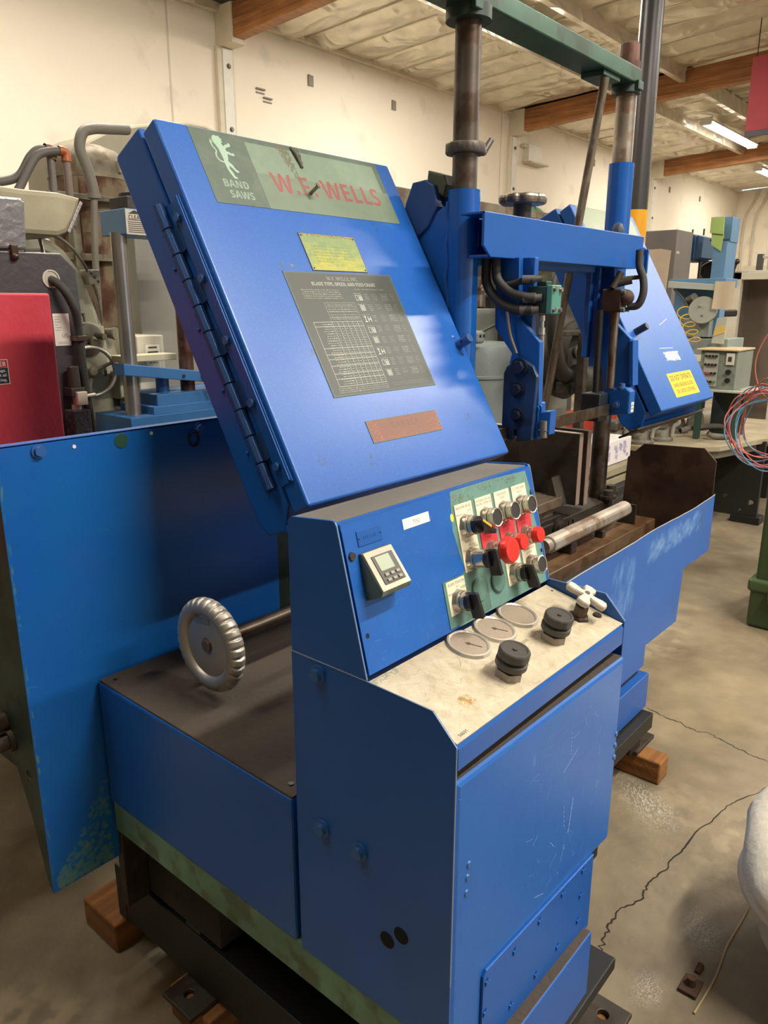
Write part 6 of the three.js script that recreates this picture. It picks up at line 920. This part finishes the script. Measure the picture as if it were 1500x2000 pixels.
{
  const o = thing('open_enclosure', 'large open machine enclosure with a pale frame and brown-grey inside, at the right edge', 'enclosure', [10.2, 0, -2.4]);
  const x0 = -10.2, z0 = 2.4, R = (xa, xb, ya, yb, za, zb, r = 0.006) => bx(xa + x0, xb + x0, ya, yb, za + z0, zb + z0, r);
  const mF = M(0xcfc5b2, { roughness: 0.5 });
  mesh('top_rail', R(9.95, 10.05, 1.955, 2.04, -3.03, -1.2), mF, o);
  mesh('post', R(9.95, 10.05, 0, 2.04, -3.03, -2.92), mF, o);
  mesh('bottom_rail', R(9.95, 10.05, 0.67, 0.71, -2.92, -1.2), mF, o);
  mesh('inner_panel', [R(10.5, 10.54, 0.04, 2.0, -3.0, -1.2), R(10.05, 10.54, 0.04, 2.0, -3.03, -2.99)], M(0x8a7b6c, { roughness: 0.4, metalness: 0.3 }), o);
  mesh('roof', R(9.96, 10.6, 2.04, 2.06, -3.03, -1.2), mF, o);
  mesh('toggle_clamp', [cyl([9.93 + x0, 2.02, -3.03 + z0], [9.93 + x0, 2.15, -3.0 + z0], 0.022), ball([9.93 + x0, 2.16, -2.99 + z0], 0.034), R(9.9, 9.96, 1.97, 2.03, -3.07, -3.0)], mBlack, o);
  mesh('bracket', R(9.96, 10.04, 2.06, 2.24, -2.78, -2.72), M(0x4a4744), o);
  mesh('upper_bar', [R(9.97, 10.02, 2.19, 2.22, -2.78, -1.2), R(10.1, 10.12, 2.06, 2.2, -2.7, -1.2)], mF, o);
  mesh('lower_post', R(10.05, 10.15, 0, 0.67, -1.6, -1.2), M(0x4a443c), o);
}
tag(mesh('white_cabinet', bx(8.33, 8.9, 0.06, 1.22, -2.06, -1.3, 0.01), M(0xd8d2c4, { roughness: 0.5 })), 'white cabinet side at the right edge behind the coiled wires', 'cabinet');
tag(mesh('steel_shelf', [bx(7.6, 8.2, 0.25, 0.33, -1.85, -0.8, 0.004), bx(7.6, 8.2, 0.05, 0.1, -1.85, -0.8, 0.004)], mBlack), 'low black steel shelf on the floor beyond the dark table', 'shelf');
{ // table with magnetic vises, roller and hose
  const o = thing('machine_table', 'heavy table with a dusty tan top and a black side plate with round holes', 'table', [6.5, 0, -2.1]);
  const x0 = -6.5, z0 = 2.1;
  mesh('top', prism([[5.38 + x0, -2.05 + z0], [5.76 + x0, -1.7 + z0], [6.4 + x0, -1.53 + z0], [7.4 + x0, -1.6 + z0], [7.4 + x0, -2.55 + z0], [5.38 + x0, -2.5 + z0]], 'y', 0.64, 0.68, 0.004), M(0xb9ab8d, { roughness: 0.7, map: tDust }), o);
  mesh('top_edge', prism([[5.43 + x0, -2.0 + z0], [5.8 + x0, -1.72 + z0], [6.4 + x0, -1.57 + z0], [7.35 + x0, -1.65 + z0], [7.35 + x0, -2.5 + z0], [5.43 + x0, -2.45 + z0]], 'y', 0.58, 0.638, 0.004), M(0x6c6455, { roughness: 0.6 }), o);
  lab(mesh('side_plate', prism([[-1.9 + z0, 0.05], [-1.53 + z0, 0.05], [-1.53 + z0, 0.66], [-2.4 + z0, 0.58], [-2.4 + z0, 0.05]], 'x', 6.3 + x0, 6.34 + x0, 0.004, [[-1.78 + z0, 0.2, 0.016], [-1.585 + z0, 0.17, 0.02], [-1.66 + z0, 0.1, 0.01]]), M(0x1d1e1b, { roughness: 0.5 }), o), 'black side plate with three round holes');
  mesh('foot', bx(6.28 + x0, 6.42 + x0, 0, 0.06, -1.72 + z0, -1.5 + z0, 0.004), mBlack, o);
  mesh('back_leg', bx(7.25 + x0, 7.33 + x0, 0, 0.6, -2.45 + z0, -1.7 + z0, 0.004), mBlack, o);
  mesh('middle_leg', bx(5.7 + x0, 5.75 + x0, 0, 0.6, -2.45 + z0, -2.2 + z0, 0.004), mBlack, o);
}
const viseL = ['nearest of the four', 'second from the near end of the row', 'third from the near end of the row', 'farthest of the row, beside the grey hose'];
[[5.42, -2.36], [5.52, -2.21], [5.74, -2.15], [6.2, -2.2]].forEach(([x, z], i) => {
  const o = thing('angle_vise', 'grey cast machine vise with a curled lever, ' + viseL[i], 'vise', [x, 0.68, z], 0.2 * i, 'row of grey vises on the dusty table');
  mesh('base', lathe([[0, 0], [0.105, 0], [0.105, 0.02], [0.085, 0.035], [0.075, 0.1], [0, 0.1]], [0, 0, 0], [0, 1, 0], 36), M(0x858276, { roughness: 0.5, map: tRust }), o);
  mesh('body', [bx(-0.09, 0.05, 0.09, 0.17, -0.08, 0.05, 0.02)], M(0x64645c, { roughness: 0.5, map: tRust }), o);
  mesh('lever', tube([[-0.03, 0.05, 0.09], [-0.03, 0.11, 0.1], [-0.03, 0.14, 0.13], [-0.03, 0.17, 0.12], [-0.03, 0.18, 0.08]], 0.016, 24, 10), M(0x9b988c, { roughness: 0.5 }), o);
});
tag(mesh('steel_roller', [cyl([6.4, 0.768, -2.1], [6.75, 0.768, -1.96], 0.085, 0.085, 40), lathe([[0.06, 0], [0.085, 0], [0.085, 0.01], [0.06, 0.01]], [6.4, 0.768, -2.1], [-0.93, 0, -0.37], 36), cyl([6.39, 0.768, -2.105], [6.42, 0.768, -2.09], 0.03)], M(0xa1937c, { roughness: 0.55, map: tDust })), 'short hollow tan roller lying on the dusty table', 'roller');
tag(mesh('flexible_conduit', tube([[5.9, 0.74, -2.05], [6.05, 0.76, -1.97], [6.2, 0.76, -1.85], [6.25, 0.74, -1.75], [6.18, 0.7, -1.72], [6.08, 0.7, -1.76], [6.0, 0.71, -1.84], [5.98, 0.73, -1.87]], 0.02, 80, 12), M(0x6f6a5f, { roughness: 0.6 })), 'grey flexible hose looped on the dusty table', 'hose');
tag(mesh('red_beam', bx(4.95, 5.9, 0.7, 0.9, -2.7, -2.56, 0.01), M(0xb0392a, { roughness: 0.5 })), 'red painted steel beam behind the right column of the saw', 'beam');
tag(mesh('red_beam_stand', bx(5.0, 5.85, 0, 0.7, -2.85, -2.6, 0.01), mGreyDark), 'grey stand under the red steel beam', 'stand');
{
  const t = canvas(512, 160, (x, w, h) => { x.fillStyle = '#dcd4d2'; x.fillRect(0, 0, w, h); x.fillStyle = '#8d84a6'; for (const [a, b, rx, ry] of [[90, 50, 60, 30], [130, 100, 26, 44], [240, 50, 34, 22], [260, 100, 30, 40], [360, 50, 90, 34], [400, 96, 34, 20], [450, 122, 26, 14]]) for (let i = 0; i < 26; i++) { x.globalAlpha = 0.35; x.beginPath(); x.ellipse(a + (rnd() - 0.5) * rx * 1.4, b + (rnd() - 0.5) * ry * 1.4, 4 + rnd() * rx * 0.35, 3 + rnd() * ry * 0.35, rnd(), 0, 7); x.fill(); } x.globalAlpha = 1; });
  const g = clean(bx(4.77, 5.25, 0.61, 0.772, -2.42, -2.16, 0.004)); flatUV(g, 4.77, 0.61, 0.48, 0.162);
  const o = new THREE.Mesh(g, new THREE.MeshPhysicalMaterial({ map: t, roughness: 0.6 })); o.name = numbered('printed_carton'); o.castShadow = o.receiveShadow = true; scene.add(o); tag(o, 'white carton printed with a purple world map, right of the saw column', 'carton');
  const pm = M(0xa59a7e, { roughness: 0.6, map: tDust });
  [[4.75, 5.3, 0.555, 0.605, 'upper pale steel plate under the printed carton'], [4.7, 5.26, 0.49, 0.535, 'lower pale steel plate under the printed carton']].forEach(([a, b, c, d, l]) => tag(mesh('steel_plate', bx(a, b, c, d, -2.45, -2.1, 0.004), pm), l, 'plate'));
  tag(mesh('machine_block', [bx(4.65, 5.2, 0.0, 0.488, -2.4, -2.05, 0.006), bx(4.62, 5.23, 0.38, 0.43, -2.43, -2.02, 0.004), bx(4.7, 5.26, 0.536, 0.554, -2.4, -2.15, 0.002)], M(0x2d2c28, { roughness: 0.6 })), 'dark stepped steel block on the floor under the stacked plates', 'block');
}
// coils of thin wire hanging at the right edge
{
  const loop = (cx, cy, cz, r, ry, ph, wob) => Array.from({ length: 34 }, (_, i) => { const a = i / 34 * 6.283; return [cx + 0.04 * Math.sin(a * 2 + ph), cy + ry * Math.sin(a) + wob * Math.sin(3 * a + ph), cz + r * Math.cos(a) + wob * Math.cos(2 * a + ph)]; });
  const coil = (name, label, n, c, color, s0) => {
    const o = thing(name, label, 'wire coil', c);
    for (let k = 0; k < n; k++) mesh('strand', tube(loop(0.03 * Math.sin(k * 2.3 + s0), 0.025 * Math.sin(k * 1.7 + s0), 0.02 * Math.cos(k * 3.1), 0.138 + 0.011 * (k % 4), 0.155 + 0.013 * (k % 5), k * 1.9 + s0, 0.012), 0.003, 90, 7, true), M(color, { roughness: 0.45, map: null }), o);
  };
  coil('red_wire_coil', 'loose coil of thin pink-red wire hanging at the right edge', 6, [4.0, 1.11, -0.985], 0xc0605a, 0.4);
  coil('blue_wire_coil', 'loose coil of thin blue wire tangled with the red wire at the right edge', 6, [4.02, 1.09, -0.985], 0x5b8fae, 1.7);
  tag(mesh('hanging_wire', tube([[4.0, 1.6, -0.985], [4.0, 1.51, -1.04], [4.0, 1.4, -1.065], [4.0, 1.28, -1.03], [4.0, 1.22, -0.97]], 0.0035, 50, 7), M(0xb86a58, { roughness: 0.45 })), 'single red wire arching down to the coils at the right edge', 'wire');
  tag(mesh('coil_hook', [cyl([4.03, 1.25, -0.97], [4.03, 1.25, -0.58], 0.012), cyl([4.03, 0, -0.58], [4.03, 1.27, -0.58], 0.02)], mIron), 'iron stand that the wire coils hang from, at the right edge', 'stand');
}
{ // green machine leg, right edge
  const o = thing('green_machine', 'dark green machine leg with a pipe collar, cut off by the right edge', 'machine', [4.4, 0, -0.8]);
  const mG = M(0x3c4e2c, { roughness: 0.45 });
  mesh('leg', bx(-0.2, 0.3, 0.24, 1.2, -0.185, 0.3, 0.02), mG, o);
  mesh('foot', bx(-0.22, 0.36, 0, 0.27, -0.2, 0.35, 0.02), mG, o);
  mesh('collar', [bx(-0.23, 0.32, 0.2, 0.27, -0.215, 0.32, 0.02), cyl([-0.22, 0.2, -0.1], [-0.22, 0.2, 0.3], 0.045, 0.045, 20)], M(0x4a5c38, { roughness: 0.4 }), o);
  mesh('toe', bx(-0.3, 0.3, 0, 0.09, 0.0, 0.4, 0.02), mG, o);
}
{ // cloth-covered bundle, bottom right corner
  const g = new THREE.SphereGeometry(1, 56, 40), p = g.attributes.position;
  for (let i = 0; i < p.count; i++) { const v = V(p.getX(i), p.getY(i), p.getZ(i)), n = fbm((Math.atan2(v.z, v.x) / 6.283 + 1) % 1, v.y * 0.5 + 0.5, 5, 4, 131), f = 1 + 0.34 * (n - 0.5) + 0.05 * Math.sin(11 * v.y + 7 * n); p.setXYZ(i, v.x * 0.32 * f, Math.max(0.002, 0.26 + v.y * 0.31 * f), v.z * 0.28 * f); }
  g.computeVertexNormals();
  const o = mesh('cloth_sack', g, M(0xf4e9d0, { roughness: 0.9, bump: 0.002 })); o.position.set(2.02, 0, -0.12); tag(o, 'crumpled cream cloth sack on the floor in the bottom right corner', 'sack');
  tag(mesh('string', tube([[2.2, 0.004, -0.4], [2.05, 0.003, -0.385], [1.88, 0.003, -0.388], [1.76, 0.003, -0.38], [1.62, 0.003, -0.385]], 0.003, 60, 6), M(0xb39c78, { roughness: 0.9 })), 'thin tan string lying on the concrete floor beside the sack', 'string');
  tag(mesh('floor_anchor', [bx(1.66, 1.72, 0, 0.012, -0.44, -0.395, 0.003), cyl([1.69, 0.01, -0.417], [1.69, 0.035, -0.417], 0.011), cyl([1.745, 0, -0.42], [1.775, 0.006, -0.42], 0.008)], M(0x5a4030, { roughness: 0.8, map: tRust })), 'rusty anchor stub in the concrete floor near the sack', 'anchor');
}
{
  const o = thing('red_banner', 'dark red banner with a grey hem hanging under the girders at the right edge', 'banner', [11.5, 0, -3.2]);
  mesh('cloth', bx(-0.01, 0.01, 3.87, 4.75, -0.35, 0.9, 0.004), M(0xa83a45, { roughness: 0.6 }), o);
  lab(mesh('hem', bx(-0.014, 0.014, 3.8, 3.87, -0.35, 0.9, 0.004), M(0x53505a, { roughness: 0.6 }), o), 'grey hem');
  mesh('hanging_cord', [cyl([0, 4.75, -0.3], [0, 5.2, -0.3], 0.006), cyl([0, 4.75, 0.8], [0, 5.25, 0.8], 0.006)], mBlack, o);
}
renderer.render(scene, camera);
